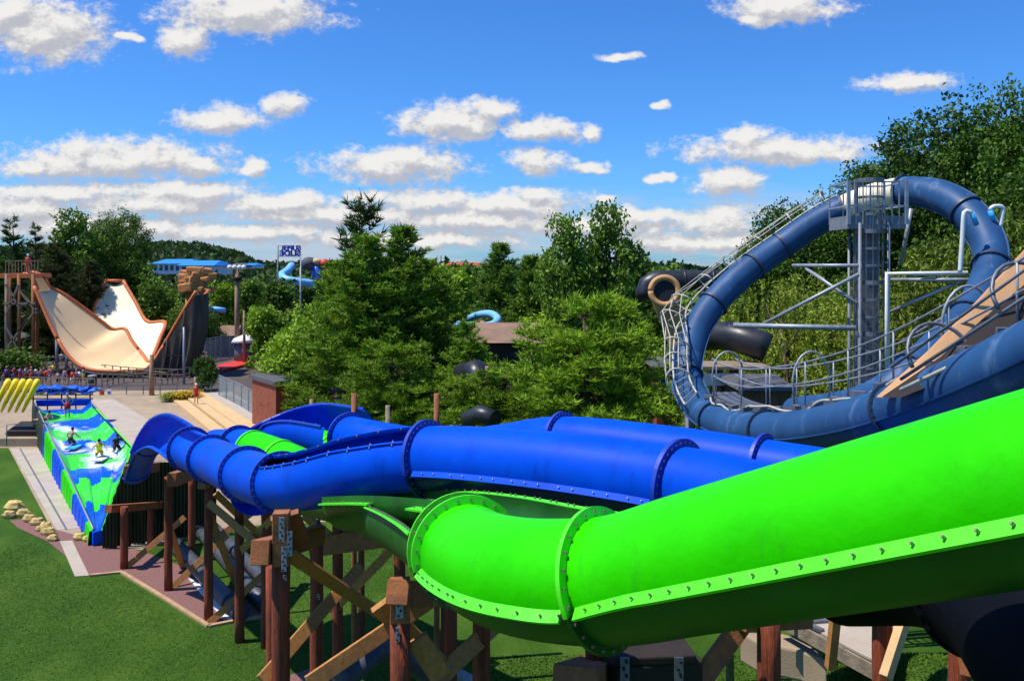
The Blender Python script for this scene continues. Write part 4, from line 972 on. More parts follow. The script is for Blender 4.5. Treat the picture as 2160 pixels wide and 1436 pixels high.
# ------------------------------------------------------------ fences near the queue
def fence(label, pts, h, posts, rails, m='timber_grey', r=.05, group=None, name='fence', mesh=None):
    t = thing(name, label, 'fence', pts[0], group); L_ = [0]
    for a, b in zip(pts, pts[1:]): L_.append(L_[-1]+(b-a).length)
    def at(d):
        for k in range(len(pts)-1):
            if d <= L_[k+1]+1e-6: return pts[k].lerp(pts[k+1], (d-L_[k])/(L_[k+1]-L_[k]))
        return pts[-1]
    for k in range(posts+1): p = at(L_[-1]*k/posts); MB().bar(p, p+V((0, 0, h)), r*2).build('post', [m], t)
    for z in rails: 
        mb = MB()
        for a, b in zip(pts, pts[1:]): mb.bar(a+V((0, 0, h*z)), b+V((0, 0, h*z)), r, r*1.8)
        mb.build('rail', [m], t)
    if mesh:
        mb = MB()
        for a, b in zip(pts, pts[1:]): mb.slab([[a+V((0, .03, .1)), b+V((0, .03, .1))], [a+V((0, .03, h*.95)), b+V((0, .03, h*.95))]], .02, down=V((0, 1, 0)))
        mb.build('panel', [mesh], t)
    return t
fence('curved timber railing below the big tan ramp', [G(*q) for q in ((215, 818), (262, 806), (300, 806), (350, 812), (372, 806), (400, 800))], 1.3, 14, (1, .5))
fence('long grey timber railing across the back of the queue', [G(*q) for q in ((10, 800), (90, 792), (200, 790), (290, 800), (388, 803))], 1.2, 16, (1, .55))
fence('low timber railing in front of the queue', [G(*q) for q in ((5, 822), (60, 818), (120, 820), (200, 822))], 1.1, 10, (1, .5))
fence('timber railing behind the queue under the dark trees', [G(*q) for q in ((5, 781), (60, 776), (140, 776), (190, 782))], 1.3, 10, (1, .6))
fence('dark railing between the deck and the golden shrubs', [G(*q) for q in ((195, 834), (340, 832), (480, 829))], .9, 8, (1, .5), 'galv_dark', .035)
fence('glass panelled fence left of the brown shed', [G(*q) for q in ((462, 836), (505, 858), (540, 880))], 2.0, 5, (1, .05), 'galv', .04, mesh='glass')
fence('green mesh fence round the court behind the tan ramp', [G(*q) for q in ((432, 765), (470, 757), (530, 755))], 3.0, 6, (1,), 'galv', .05, mesh='glass')
t = thing('notice_board', 'blank tan board on two legs behind the queue', 'sign', G(28, 790)); MB().box(P(28, 762, 97), (1.3, .08, 1.1)).build('panel', ['ledge'], t)
for q in (20, 36): MB().bar(P(q, 770, 97), P(q, 795, 97), .08).build('leg', ['timber_grey'], t)
t = thing('litter_bin', 'dark green litter bin beside the queue', 'bin', G(195, 818)); c = G(195, 815)
MB().tube([c, c+V((0, 0, 1.0))], [.38, .46], 14).build('bin_body', ['bin_green'], t); MB().tube([c+V((0, 0, 1.0)), c+V((0, 0, 1.12)), c+V((0, 0, 1.2))], [.48, .46, .2], 14).build('lid', ['cloth_grey'], t)
for px, mcol, lb, sgn in ((215, 'orange', 'orange round emblem sign on the railing', 0), (230, 'white', 'white and blue small notice right of the orange sign', 1)):
    t = thing('notice', lb, 'notice', G(px, 836)); MB().box(P(px, 827, 77), (.42, .05, .5)).build('panel', [mcol], t); MB().box(P(px, 828, 76.95), (.2, .03, .2)).build('emblem', ['cloth_red' if not sgn else 'cloth_blue'], t)
# timber posts and light masts
def mast(label, px, Y, top, r=.14, m='timber_far', lamps=False, base=None, name='pole'):
    b = V(((px-1080)/F*Y, Y, 0)); c = P(px, top, Y); t = thing(name, label, 'pole' if not lamps else 'floodlight', b)
    MB().tube([b, b.lerp(c, .5), c], [r*1.1, r, r*.85], 10).build('pole', [m], t)
    if lamps:
        MB().bar(c-V((1, 0, 0)), c+V((1, 0, 0)), .1).build('crossarm', ['galv_dark'], t)
        for k, dx in enumerate((-.9, -.3, .35, .9)): MB().ball(c+V((dx, -.1, .15)), (.32, .3, .28), 0, 10, 8).build('lamp', ['white'], t)
        MB().tube([c-V((0, 0, 1.6)), c-V((0, 0, 1.1))], [.55, .8], 10).build('basket', ['dark_wood'], t)
    return t
mast('tall floodlight mast with white lamps over the court', 500, 112, 566, .3, lamps=True, name='floodlight')
mast('thin pale mast right of the floodlight', 515, 110, 655, .17)
mast('brown timber pole in front of the tan ramp bowl', 320, 84, 748, .22)
mast('grey steel pole carrying the right ramp wall', 388, 92, 690, .13, 'galv')
mast('pale pole beside the green bush', 412, 84, 795, .14)
# ------------------------------------------------------------ tan half-pipe ride
hp_ = thing('half_pipe_ride', 'giant tan half-pipe ride with orange rims and dark clad wing', 'half-pipe ride', G(250, 790))
def curve(c, n=40): return catmull([P(*q) for q in c], 1)[:]
def resamp(c, n):
    pts = catmull([P(*q) for q in c], .5); m = len(pts); return [pts[round(i*(m-1)/n)] for i in range(n+1)]
Fr = resamp([(72, 606, 100), (108, 690, 99), (135, 740, 98), (162, 769, 97.5), (195, 782, 97), (245, 785, 97), (290, 784, 97), (316, 774, 97), (350, 722, 98), (385, 662, 98), (414, 616, 98)], 60)
Bk = resamp([(104, 606, 104), (135, 622, 104.5), (175, 650, 105.5), (215, 680, 106.5), (238, 696, 107), (263, 695, 107), (278, 720, 106), (300, 748, 105), (316, 764, 103), (340, 742, 103.5), (390, 672, 104), (442, 613, 104)], 60)
n_ = 14
rows_ = []
for a, b in zip(Fr, Bk):
    rows_.append([a.lerp(b, k/n_)-V((0, 0, .35*math.sin(math.pi*k/n_))) for k in range(n_+1)])
split = 44
MB().slab(rows_[:split+1], .3).build('ramp_bowl', ['ramp'], hp_); MB().slab(rows_[split:], .3).build('ramp_wing', ['ramp'], hp_)
for c in (Fr, Bk): MB().tube([p+V((0, 0, .1)) for p in c], .21, 6).build('rim', ['orange'], hp_)
Lc = resamp([(222, 594, 124), (208, 628, 122), (196, 665, 120), (235, 700, 114), (290, 752, 107), (306, 766, 105)], 30)
Rc = resamp([(260, 594, 124), (286, 638, 122), (310, 679, 120), (348, 681, 118), (338, 715, 112), (318, 766, 105)], 30)
rows2 = [[a.lerp(b, k/10)-V((0, 0, .5*math.sin(math.pi*k/10))) for k in range(11)] for a, b in zip(Lc, Rc)]
MB().slab(rows2, .3).build('back_wing', ['ramp_light'], hp_)
MB().tube([p+V((0, 0, .1)) for p in Lc], .26, 6).build('rim', ['orange'], hp_); MB().tube([p+V((0, 0, .1)) for p in Rc], .26, 6).build('rim', ['orange'], hp_); MB().tube([Lc[0]+V((0, 0, .1)), Rc[0]+V((0, 0, .1))], .26, 6).build('rim', ['orange'], hp_)
st = resamp([(50, 578, 101), (62, 582, 101), (74, 596, 100.8), (80, 612, 100.5)], 14); st2 = resamp([(66, 575, 103), (82, 578, 103), (96, 591, 103), (106, 608, 103)], 14)
MB().slab([[a, b] for a, b in zip(st, st2)], .25).build('start_chute', ['ramp'], hp_)
for c in (st, st2): MB().tube([p+V((0, 0, .1)) for p in c], .15, 6).build('rim', ['orange'], hp_)
# cladding of right wing, folded dark tarpaulin on posts
clad = []
for k in range(25):
    f = k/24; px = 440-f*126; pt = np.interp(px, [314, 350, 385, 414, 440], [777, 724, 664, 619, 616])+3; pts = []
    for z in range(9):
        g_ = z/8; c = P(px, pt, 97.2+(3 if px > 414 else 0)*(px-414)/26); pts.append(V((c.x-2.0*g_*(1-f)*max(0, g_-.3), c.y+.25*math.sin(k*1.7)*g_, c.z+(.3-c.z)*g_)))
    clad.append(pts)
MB().slab(clad, .08, down=V((0, 1, 0))).build('cladding', ['tarp'], hp_)
for k, f in enumerate((.12, .4, .68)):
    p = clad[int(f*24)]; MB().tube([p[0]+V((0, -.4, 0)), p[8]+V((0, -.4, -.4))], .11, 8).build('post', ['dark_wood'], hp_)
for z, e in ((2.5, 17), (5.2, 11)): MB().bar((clad[0][0].x-.6, 96.6, z), (clad[e][0].x, 96.6, z), .12).build('cross_rail', ['dark_wood'], hp_)
for px, Y, top in ((120, 100, 700), (140, 101, 745), (225, 108, 700), (300, 106, 770)): MB().tube([P(px, top, Y), V(((px-1080)/F*Y, Y, 0))], .18, 8).build('post', ['galv'], hp_)
# start tower
tw = thing('ramp_tower', 'timber start tower with orange deck at the left edge of the photo', 'tower', V((-57, 103, 0)))
zt = P(0, 578, 101).z
MB().box((P(43, 578, 102).x, 102.5, zt-.2), (4.3, 4.5, .5)).build('deck', ['orange'], tw)
for px, Y in ((14, 100.4), (40, 100.4), (70, 100.4), (20, 104.5), (78, 104.5)): x = xx(px, Y); MB().tube([(x, Y, 0), (x, Y, zt)], .2, 8).build('post', ['timber_beam' if px != 14 else 'timber_grey'], tw)
for (a, b) in (((12, 665), (40, 600)), ((12, 600), (42, 650)), ((14, 690), (40, 740)), ((14, 735), (60, 672)), ((8, 640), (75, 640)), ((40, 700), (78, 650)), ((40, 610), (78, 660))):
    MB().bar(P(a[0], a[1], 100.1), P(b[0], b[1], 100.1), .2, .3, ref=V((0, 1, 0))).build('brace', ['timber_grey'], tw)
for k in range(11): x = xx(12+k*6.8, 100.3); MB().bar((x, 100.3, zt), (x, 100.3, zt+1.5), .07).build('baluster', ['timber_far'], tw)
MB().bar((xx(12, 100.3), 100.3, zt+1.5), (xx(82, 100.3), 100.3, zt+1.5), .1).build('handrail', ['timber_far'], tw)
# ------------------------------------------------------------ background buildings and slides
def house(name, label, x0, x1, Y, py_top, py_eave, wallm, roofm, depth=10, py_bot=None, wins=0, cat='building', ridge=.5, doors=0, winm='window'):
    a, b = xx(x0, Y), xx(x1, Y); ze = P(0, py_eave, Y).z; zr = P(0, py_top, Y).z; zb = 0 if py_bot is None else P(0, py_bot, Y).z
    t = thing(name, label, cat, V(((a+b)/2, Y, zb)))
    MB().box(((a+b)/2, Y+depth/2, (zb+ze)/2), (b-a, depth, ze-zb)).build('wall', [wallm], t)
    e = .04*(b-a)+.2; mb = MB()
    mb.add([(a-e, Y-e, ze), (b+e, Y-e, ze), (b+e, Y+depth+e, ze), (a-e, Y+depth+e, ze), (a+(b-a)*.06, Y+depth*ridge, zr), (b-(b-a)*.06, Y+depth*ridge, zr)], [(0, 1, 5, 4), (1, 2, 5), (2, 3, 4, 5), (3, 0, 4), (3, 2, 1, 0)])
    mb.build('roof', [roofm], t)
    for k in range(wins):
        x = a+(b-a)*(k+.5)/wins; w = (b-a)/wins*.55; h = (ze-zb)*.5 if ze-zb < 4 else 1.8
        f = MB().box((x, Y-.04, ze-h*.8), (w+.16, .06, h+.16)).build('window', ['white'], t)
        MB().box((x, Y-.08, ze-h*.8), (w, .04, h)).build('pane', [winm], f)
    return t
house('blue_roof_building', 'white building with bright blue roof and glazed front behind the trees', 322, 392, 210, 546, 556, 'white', 'roof_blue', 14, 578, 6)
house('blue_roof_building', 'white hall with shallow blue roof right of the glazed blue roofed building', 378, 448, 200, 549, 560, 'white', 'roof_blue', 14, 580, 3)
house('white_building', 'small white building with flat grey roof right of the blue roofs', 486, 512, 195, 555, 559, 'white', 'roof_grey', 8, 568, 2)
house('white_building', 'small white building with blue roof by the floodlight', 514, 536, 196, 555, 559, 'white', 'roof_blue', 8, 566, 1)
house('red_roof_building', 'low building with red roof among the trees right of the middle pines', 940, 1010, 150, 553, 561, 'timber_far', 'roof_red', 12, 580, 4)
house('red_roof_building', 'small pale building with red roof left of the low red roofed one', 905, 940, 152, 560, 566, 'concrete', 'roof_red', 9, 580, 2)
house('pavilion', 'tan roofed pavilion with open dark front half hidden by pines', 985, 1150, 54, 690, 722, 'dark_wood', 'roof_brown', 9, None, 0, 'pavilion')
house('pavilion', 'brown roofed kiosk with open front behind the court fence', 436, 496, 122, 690, 708, 'dark_wood', 'roof_brown', 7, None, 3, 'kiosk')
house('hut', 'small round roofed wooden hut seen under the loop slide', 1570, 1670, 33, 800, 822, 'fence_brown', 'roof_grey', 3.5, None, 0, 'hut')
house('hut', 'red brown hut partly hidden by pines left of the loop slide', 1385, 1425, 46, 760, 775, 'brick', 'roof_grey', 4, None, 1, 'hut')
house('hut', 'red walled hut in shade below the middle pines', 700, 735, 56, 815, 826, 'brick', 'roof_grey', 4, None, 1, 'hut')
# brown shed with mono-pitch grey roof
sh = thing('shed', 'brown timber shed with flat dark grey roof beside the path', 'shed', G(560, 880)); Y = 67.5
q0, q1, q2, q3 = P(532, 880, Y), P(582, 880, 63.5), P(650, 880, 66), P(605, 880, 70)
zr_ = P(0, 798, Y).z
mb = MB(); mb.prism([(p.x, p.y) for p in (q0, q1, q2, q3)], 0, zr_); mb.build('wall', ['brick'], sh)
mb = MB(); ctr = (q0+q1+q2+q3)/4; mb.prism([((p.x-ctr.x)*1.12+ctr.x, (p.y-ctr.y)*1.12+ctr.y) for p in (q0, q1, q2, q3)], zr_+.003, zr_+.3); mb.build('roof', ['roof_grey'], sh)
mb = MB(); mb.slab([[q0.lerp(q1, .3)+V((-.06, -.06, 2.1)), q0.lerp(q1, .55)+V((-.06, -.06, 2.1))], [q0.lerp(q1, .3)+V((-.06, -.06, 0)), q0.lerp(q1, .55)+V((-.06, -.06, 0))]], .04, down=V((0, 1, 0))); mb.v = [V((v.x, v.y, v.z+.02 if v.z > 1 else v.z)) for v in mb.v]
for v in mb.v: v.z = 2.1 if v.z > 0 else .05
mb.build('door', ['fence_brown'], sh)
# plank fence and black pipes behind the blue tube
t = thing('plank_fence', 'brown vertical plank fence behind the yellow shrubs', 'fence', G(1020, 890)); a, b = P(985, 835, 38), P(1065, 850, 36)
for k in range(14):
    p = a.lerp(b, k/13); MB().box((p.x, p.y, 2.7), (.13, .04, 2.6), -.2).build('plank', ['fence_brown'], t)
t = thing('black_tube', 'fat black pipe showing above the yellow shrubs', 'pipe', P(1020, 880, 36), 'black tubes'); MB().tube([P(985, 885, 37), P(1012, 873, 36.6), P(1045, 884, 36)], .36, 20).build('tube', ['black_tube'], t)
t = thing('black_tube', 'black tube behind the shrub, left of the pavilion post', 'pipe', P(1010, 800, 46), 'black tubes'); MB().tube([P(975, 790, 47), P(1005, 782, 46), P(1012, 810, 45)], .6, 20).build('tube', ['black_tube'], t)
MB().tube([P(1028, 830, 44), P(1028, 770, 44)], .12, 8); mast('short timber post beneath the pavilion eave', 1028, 44, 772, .13, 'timber_far')
mast('pale timber post left of the orange post in the pine shade', 657, 40, 842, .1, 'timber_far'); mast('dark pole in the pine shade between the orange posts', 818, 38, 855, .12, 'timber_grey')
# tan tube mouth and black tubes
tt = thing('tan_tube', 'tan tube slide with round open mouth beside the black tube', 'water slide', P(1415, 720, 47))
pa = Path([P(1400, 622, 46.5), P(1407, 640, 46.6), P(1418, 665, 46.7), P(1432, 700, 46.8), P(1446, 745, 46.9)], .15)
section(pa, 0, len(pa.c)-1, .72, 0, 360, ['tan_tube'], tt, n=32, th=.05)
c = P(1402, 614, 45.3); mb = MB(); nrm = V((-.1, -.97, .1)).normalized(); _, r_, u_ = frame(nrm)
mb.tube([c+(r_*math.cos(a)+u_*math.sin(a))*.7 for a in [2*math.pi*k/28 for k in range(29)]], .16, 8); mb.build('mouth_rim', ['tan_tube'], tt)
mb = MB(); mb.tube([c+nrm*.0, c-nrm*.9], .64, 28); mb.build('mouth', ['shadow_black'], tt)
t = thing('black_tube', 'long black tube running right from the tan tube mouth', 'pipe', P(1430, 640, 47), 'black tubes')
MB().tube(catmull([P(1366, 630, 47.5), P(1362, 610, 47.5), P(1378, 594, 47.5), P(1420, 592, 47.5), P(1500, 592, 47.6), P(1580, 592, 48)], .4), .55, 20).build('tube', ['black_tube'], t)
for px in (1440, 1500): MB().tube([P(px, 592, 47.55), P(px+4, 592, 47.55)], .6, 20).build('flange', ['black_tube'], t)
t = thing('black_tube', 'fat black tube seen through the lower left of the loop', 'pipe', P(1560, 720, 38), 'black tubes')
MB().tube(catmull([P(1470, 712, 40), P(1520, 708, 39), P(1570, 716, 38), P(1620, 735, 37.6)], .4), .62, 24).build('tube', ['black_tube'], t)
for px, py in ((1535, 709), (1546, 710)): c = P(px, py, 38.6); MB().tube([c-V((.05, 0, 0)), c+V((.05, 0, .0))], .66, 24).build('flange', ['black_tube'], t)
t = thing('shelter', 'dark shelter with timber posts beneath the lower left of the loop', 'shelter', P(1530, 850, 36))
MB().box(P(1530, 770, 37), (3.2, 2.2, .12)).build('roof', ['timber_grey'], t)
for px in (1505, 1518, 1545, 1556): MB().tube([P(px, 770, 36.3), V((xx(px, 36.3), 36.3, 0))], .13, 8).build('post', ['timber_beam' if px > 1530 else 'timber_far'], t)
MB().box(P(1520, 800, 36.1), (1.5, .1, .5)).build('awning', ['white'], t); MB().box(P(1556, 797, 36), (.4, .1, .35)).build('sign', ['yellow'], t)
# rock formation
rng2 = random.Random(9); rkf = MB()
rk_t = thing('artificial_rock', 'orange stacked artificial rock formation behind the right ramp wall', 'rock formation', P(415, 650, 128))
for (px, py, w_, h_) in ((418, 569, 2.6, .7), (436, 572, 1.8, .6), (402, 575, 2.2, .8), (425, 579, 3.2, .8), (447, 582, 1.4, .8), (396, 586, 2.3, 1.0), (414, 589, 2.6, .9), (436, 589, 1.5, .6), (391, 597, 1.6, 1.2), (408, 599, 2.6, 1.1), (424, 598, 1.6, .9), (400, 608, 2.8, .9), (418, 611, 2.8, .7), (432, 612, 3.0, .5)):
    rkf = MB(); c_ = P(px, py, 128+rng2.uniform(-.5, .5)); rkf.box(c_, (w_*.9, 1.8, h_*1.35), rng2.uniform(-.6, .6))
    for v in rkf.v: v.x += rng2.uniform(-.25, .25)*w_*.5; v.z += rng2.uniform(-.35, .35)*h_
    rkf.build('rock_slab', ['rock_orange'], rk_t, bevel=.22)
rkf = MB(); rkf.tube([P(408, 612, 129), V((xx(406, 129), 129, 0))], [1.0, 1.6], 7); rkf.build('rock_column', ['rock_orange'], rk_t)
# far light blue slide tower and sign
fs = thing('far_slide', 'light blue slide curling round a timber tower in the distance', 'water slide', V((xx(610, 165), 165, 0)))
MB().tube(catmull([P(616, 560, 168), P(606, 572, 166), P(594, 580, 164), P(602, 589, 162), P(625, 594, 162), P(648, 597, 163), P(672, 602, 164), P(690, 612, 165)], .8), .75, 12).build('chute', ['light_blue'], fs)
for px in (592, 603, 614, 590, 610, 606): MB().tube([P(px, 592, 163+(px % 3)), V((xx(px, 163), 163+(px % 3), 0))], .25, 6).build('post', ['timber_far'], fs)
for a, b in (((590, 655), (612, 610)), ((592, 610), (612, 650)), ((590, 620), (614, 620)), ((590, 640), (614, 640)), ((596, 596), (612, 625))): MB().bar(P(a[0], a[1], 162), P(b[0], b[1], 162), .25).build('brace', ['timber_far'], fs)
MB().box(P(578, 633, 160), (2.6, 1.5, .3)).build('landing', ['timber_far'], fs)
for px, py, Y, lb in ((1018, 672, 70, 'light blue slide bend showing between the pines right of centre'), (455, 652, 130, 'light blue flat slide end behind the right ramp wing')):
    t = thing('far_slide', lb, 'water slide', V((xx(px, Y), Y, 0)))
    if px > 1000: pts = catmull([P(990, 672, 72), P(1010, 664, 71), P(1035, 662, 70), P(1050, 672, 68.5), P(1040, 684, 67.5), P(1010, 688, 67.5), P(960, 684, 68)], .4)
    else: pts = [P(438, 652, 130), P(455, 652, 130), P(475, 655, 130)]
    MB().tube(pts, .3 if px > 1000 else .4, 12).build('chute', ['light_blue'], t)
    MB().tube([P(px, py+4, Y), V((xx(px, Y), Y, 0))], .2, 6).build('post', ['timber_far'], t)
sg = thing('sign', 'tall sign seen from behind with jagged dark blue cut-out lettering on two masts', 'sign', V((xx(612, 150), 150, 0)))
for px in (586, 634): MB().tube([P(px, 518, 150), V((xx(px, 150), 150, 0))], .14, 6).build('mast', ['galv_dark' if px < 600 else 'white_pipe'], sg)
for py in (519, 541): MB().bar(P(586, py, 150), P(634, py, 150), .1).build('frame', ['white_pipe'], sg)
def letters(txt, px, py, Y, size, m, parent, w):
    cu = bpy.data.curves.new('lettering', 'FONT'); cu.body = txt; cu.size = size; cu.extrude = .08; cu.offset = .06; cu.align_x = 'CENTER'; cu.align_y = 'CENTER'
    ob = bpy.data.objects.new('tmp', cu); col.objects.link(ob)
    me = bpy.data.meshes.new_from_object(ob.evaluated_get(bpy.context.evaluated_depsgraph_get())); bpy.data.objects.remove(ob)
    me.materials.clear(); me.materials.append(MATS[m])
    bb = max(v.co.x for v in me.vertices)-min(v.co.x for v in me.vertices); k = w/bb
    for v in me.vertices: x, y, z = v.co; v.co = (-x*k, z, y)     # mirrored: seen from behind
    me.flip_normals(); o = linkmesh('lettering', me, parent); o.location = P(px, py, Y)-wloc(parent); return o
letters('SUPER', 614, 524, 149.8, 1.15, 'sign_blue', sg, 3.4); letters('SLIDE', 612, 535, 149.8, 1.15, 'sign_blue', sg, 3.6)
t = thing('far_ride', 'small dark ride with red and yellow tops beyond the sign', 'ride', V((xx(665, 170), 170, 0)))
MB().ball(P(652, 556, 170), (1.6, 1.2, 1.3), 0, 10, 6).build('dark_dome', ['roof_grey'], t); MB().ball(P(668, 552, 170), (1.2, 1, .7), 0, 10, 6).build('yellow_top', ['ledge'], t); MB().ball(P(685, 556, 170), (1.1, 1, .9), 0, 10, 6).build('red_top', ['red'], t); MB().tube([P(668, 562, 170), P(668, 600, 170)], .9, 8).build('blue_body', ['raft_blue'], t)
# white canopy tent and red planter
t = thing('canopy', 'white round canopy stall beside the court', 'canopy', V((xx(517, 112), 112, 0))); c = P(517, 722, 112)
mb = MB(); mb.tube([V((c.x, c.y, c.z)), V((c.x, c.y, c.z+.5)), V((c.x, c.y, c.z+1.0))], [1.75, 1.4, .25], 16); mb.build('canopy_top', ['white'], t)
MB().tube([V((c.x, c.y, 0)), V((c.x, c.y, c.z))], 1.35, 12).build('stall_body', ['galv_dark'], t)
mb = MB(); mb.prism(GP((458, 776), (530, 757), (556, 764), (470, 786)), .02, .35); t = mb.build('planter', ['red']); tag(t, 'low red slab planter beside the grey path', 'planter')
tree('shrub', 525, 106, 'small dark potted shrub on the red planter', .35, name='shrub', cat='shrub', leafm='leaf_mid')
# orange awning in the trees
house('kiosk', 'small orange roofed kiosk at the end of the grey path', 545, 572, 130, 709, 716, 'dark_wood', 'orange', 4, None, 0, 'kiosk')
# sandstone blocks
for i, (px, py, s_) in enumerate(((32, 1078, .75), (20, 1092, .5), (48, 1090, .55), (62, 1100, .5), (78, 1107, .5), (96, 1115, .45), (102, 1128, .5), (112, 1140, .42), (168, 1138, .45), (186, 1141, .4), (86, 1120, .35))):
    R_ = random.Random(i); mb = MB(); c = G(px, py); s_ *= .62; mb.ball(c+V((0, 0, s_*.5)), (s_*1.1, s_*.8, s_*.75), 0, 7, 4, .16, R_)
    tag(mb.build('sandstone_block', ['rock']), ['largest yellow sandstone block at the left end of the edging', 'yellow sandstone block at the far left below the largest', 'yellow sandstone block just right of the largest', 'fourth yellow sandstone block along the edging', 'fifth yellow sandstone block along the edging', 'sixth yellow sandstone block along the edging', 'seventh yellow sandstone block along the edging', 'last yellow sandstone block before the paved strip', 'yellow sandstone block left of the wave ride tip', 'yellow sandstone block right below the wave ride tip', 'small yellow sandstone block behind the edging row'][i], 'block', 'sandstone blocks edging the gravel')
# ------------------------------------------------------------ people
def skin_body(name, joints, edges, radii):
    me = bpy.data.meshes.new(name); me.from_pydata(joints, edges, []); ob = bpy.data.objects.new('tmp', me); col.objects.link(ob)
    sk_ = ob.modifiers.new('s', 'SKIN'); sv = me.skin_vertices[0].data
    for i, r in enumerate(radii): sv[i].radius = (r, r*.85 if i in (1, 2, 3) else r)
    sv[0].use_root = True
    ss = ob.modifiers.new('ss', 'SUBSURF'); ss.levels = 1
    bpy.context.view_layer.update()
    out_ = bpy.data.meshes.new_from_object(ob.evaluated_get(bpy.context.evaluated_depsgraph_get())); bpy.data.objects.remove(ob)
    out_.polygons.foreach_set('use_smooth', [True]*len(out_.polygons)); return out_
E_ = [(0, 1), (1, 2), (2, 3), (3, 4), (4, 5), (3, 6), (6, 7), (7, 8), (8, 9), (3, 10), (10, 11), (11, 12), (12, 13), (0, 14), (14, 15), (15, 16), (16, 17), (0, 18), (18, 19), (19, 20), (20, 21)]
RD = [.12, .125, .13, .11, .055, .095, .06, .045, .035, .04, .06, .045, .035, .04, .09, .06, .045, .04, .09, .06, .045, .04]
def pose(kind):
    if kind == 'stand': return [(0, 0, .93), (0, 0, 1.08), (0, 0, 1.25), (0, 0, 1.4), (0, 0, 1.52), (0, -.02, 1.66), (-.19, 0, 1.4), (-.25, .02, 1.14), (-.27, -.04, .9), (-.27, -.06, .82), (.19, 0, 1.4), (.25, .02, 1.14), (.27, -.04, .9), (.27, -.06, .82), (-.1, 0, .86), (-.11, -.01, .5), (-.12, .03, .1), (-.12, -.1, .04), (.1, 0, .86), (.11, -.01, .5), (.12, .03, .1), (.12, -.1, .04)]
    if kind == 'hips': 
        p = pose('stand'); p[7] = (-.38, .06, 1.2); p[8] = (-.2, -.02, 1.02); p[9] = (-.17, -.06, .98); p[11] = (.38, .06, 1.2); p[12] = (.2, -.02, 1.02); p[13] = (.17, -.06, .98); return p
    if kind == 'walk':
        p = pose('stand'); p[7] = (-.23, .15, 1.16); p[8] = (-.24, .05, .93); p[9] = (-.24, .0, .86); p[11] = (.23, -.12, 1.16); p[12] = (.24, -.26, .98); p[13] = (.24, -.32, .93)
        p[15] = (-.1, -.2, .52); p[16] = (-.1, -.26, .1); p[17] = (-.1, -.4, .05); p[19] = (.1, .08, .5); p[20] = (.1, .33, .16); p[21] = (.1, .3, .05); return p
    if kind == 'kneel': return [(0, .1, .42), (0, .06, .55), (0, -.02, .7), (0, -.08, .85), (0, -.12, .96), (0, -.16, 1.08), (-.19, -.08, .84), (-.36, -.1, .66), (-.42, -.3, .5), (-.44, -.36, .46), (.19, -.08, .84), (.38, -.1, .68), (.44, -.3, .52), (.46, -.36, .48), (-.12, .08, .36), (-.18, -.2, .14), (-.16, .2, .08), (-.16, .3, .05), (.12, .08, .36), (.18, -.2, .14), (.16, .2, .08), (.16, .3, .05)]
    return [(0, .25, .2), (0, .1, .26), (0, -.08, .36), (0, -.2, .5), (0, -.26, .6), (0, -.32, .72), (-.19, -.2, .48), (-.24, -.36, .3), (-.2, -.5, .14), (-.2, -.56, .1), (.19, -.2, .48), (.24, -.36, .3), (.2, -.5, .14), (.2, -.56, .1), (-.1, .35, .16), (-.13, .7, .12), (-.13, 1.05, .1), (-.13, 1.15, .12), (.1, .35, .16), (.13, .7, .12), (.13, 1.05, .1), (.13, 1.15, .12)]
BODY = {}
def person(label, at, kind='stand', rot=0, top=None, bottom='cloth_red', skin='skin', hair='hair', cap=None, group=None, s=1.0):
    if kind not in BODY: BODY[kind] = (skin_body('body', pose(kind), E_, RD), pose(kind))
    s *= .92 if kind in ('kneel', 'lie') else 1; me, J = BODY[kind]; J = [V(j) for j in J]
    t = thing('person', label, 'person', at, group); t.rotation_euler = (0, 0, rot); t.scale = (s, s, s)
    key = (kind, skin)
    if key not in BODY: m2_ = me.copy(); m2_.materials.clear(); m2_.materials.append(MATS[skin]); BODY[key] = m2_
    linkmesh('body', BODY[key], t)
    def part(name, mb, m):
        me_ = bpy.data.meshes.new(name); me_.from_pydata([tuple(v) for v in mb.v], [], mb.f); me_.materials.append(MATS[m]); me_.polygons.foreach_set('use_smooth', [True]*len(mb.f)); me_.update(); linkmesh(name, me_, t)
    mb = MB(); hd_ = J[5]; mb.ball(hd_+V((0, .02, .03)), (.105, .115, .11), 0, 10, 6); part('hair' if not cap else 'cap', mb, cap or hair)
    mb = MB()
    mb.tube([J[1], J[0], J[0]-V((0, 0, .04))], [.15, .165, .16], 12)
    for a, b in ((14, 15), (18, 19)): mb.tube([J[a], J[a].lerp(J[b], .6)], [.115, .1], 10)
    part('shorts', mb, bottom)
    if top:
        mb = MB(); mb.tube([J[0]+V((0, 0, .03)), J[2], J[3]+(J[3]-J[2])*.35], [.16, .175, .12], 12)
        for a, b in ((6, 7), (10, 11)): mb.tube([J[a]+(J[3]-J[a])*.3, J[a].lerp(J[b], .5)], [.085, .07], 8)
        part('shirt', mb, top)
    return t
def on(px, py, t_=None): return G(px, py)
def bed(t, u):
    l, r = Lp(t), Rp(t); return l.lerp(r, u)+V((0, 0, -.5*min(1, 8*u*(1-u))+.05))
person('lifeguard in red shorts and cap standing at the far end of the wave ride', bed(.105, .5), 'hips', .2, None, 'cloth_red', cap='cloth_grey')
person('rider lying half hidden at the left wall of the wave ride', bed(.17, .08), 'lie', 1.2, None, 'cloth_black')
person('bare backed rider crouching on a blue board in the middle of the wave ride', bed(.385, .3), 'kneel', 3.0, None, 'cloth_black')
person('rider in a yellow top kneeling in the foam', bed(.505, .58), 'kneel', .4, 'yellow', 'yellow')
person('dark skinned rider kneeling nearest the right edge of the wave ride', bed(.475, .86), 'kneel', .8, 'cloth_black', 'cloth_black', 'skin_dark')
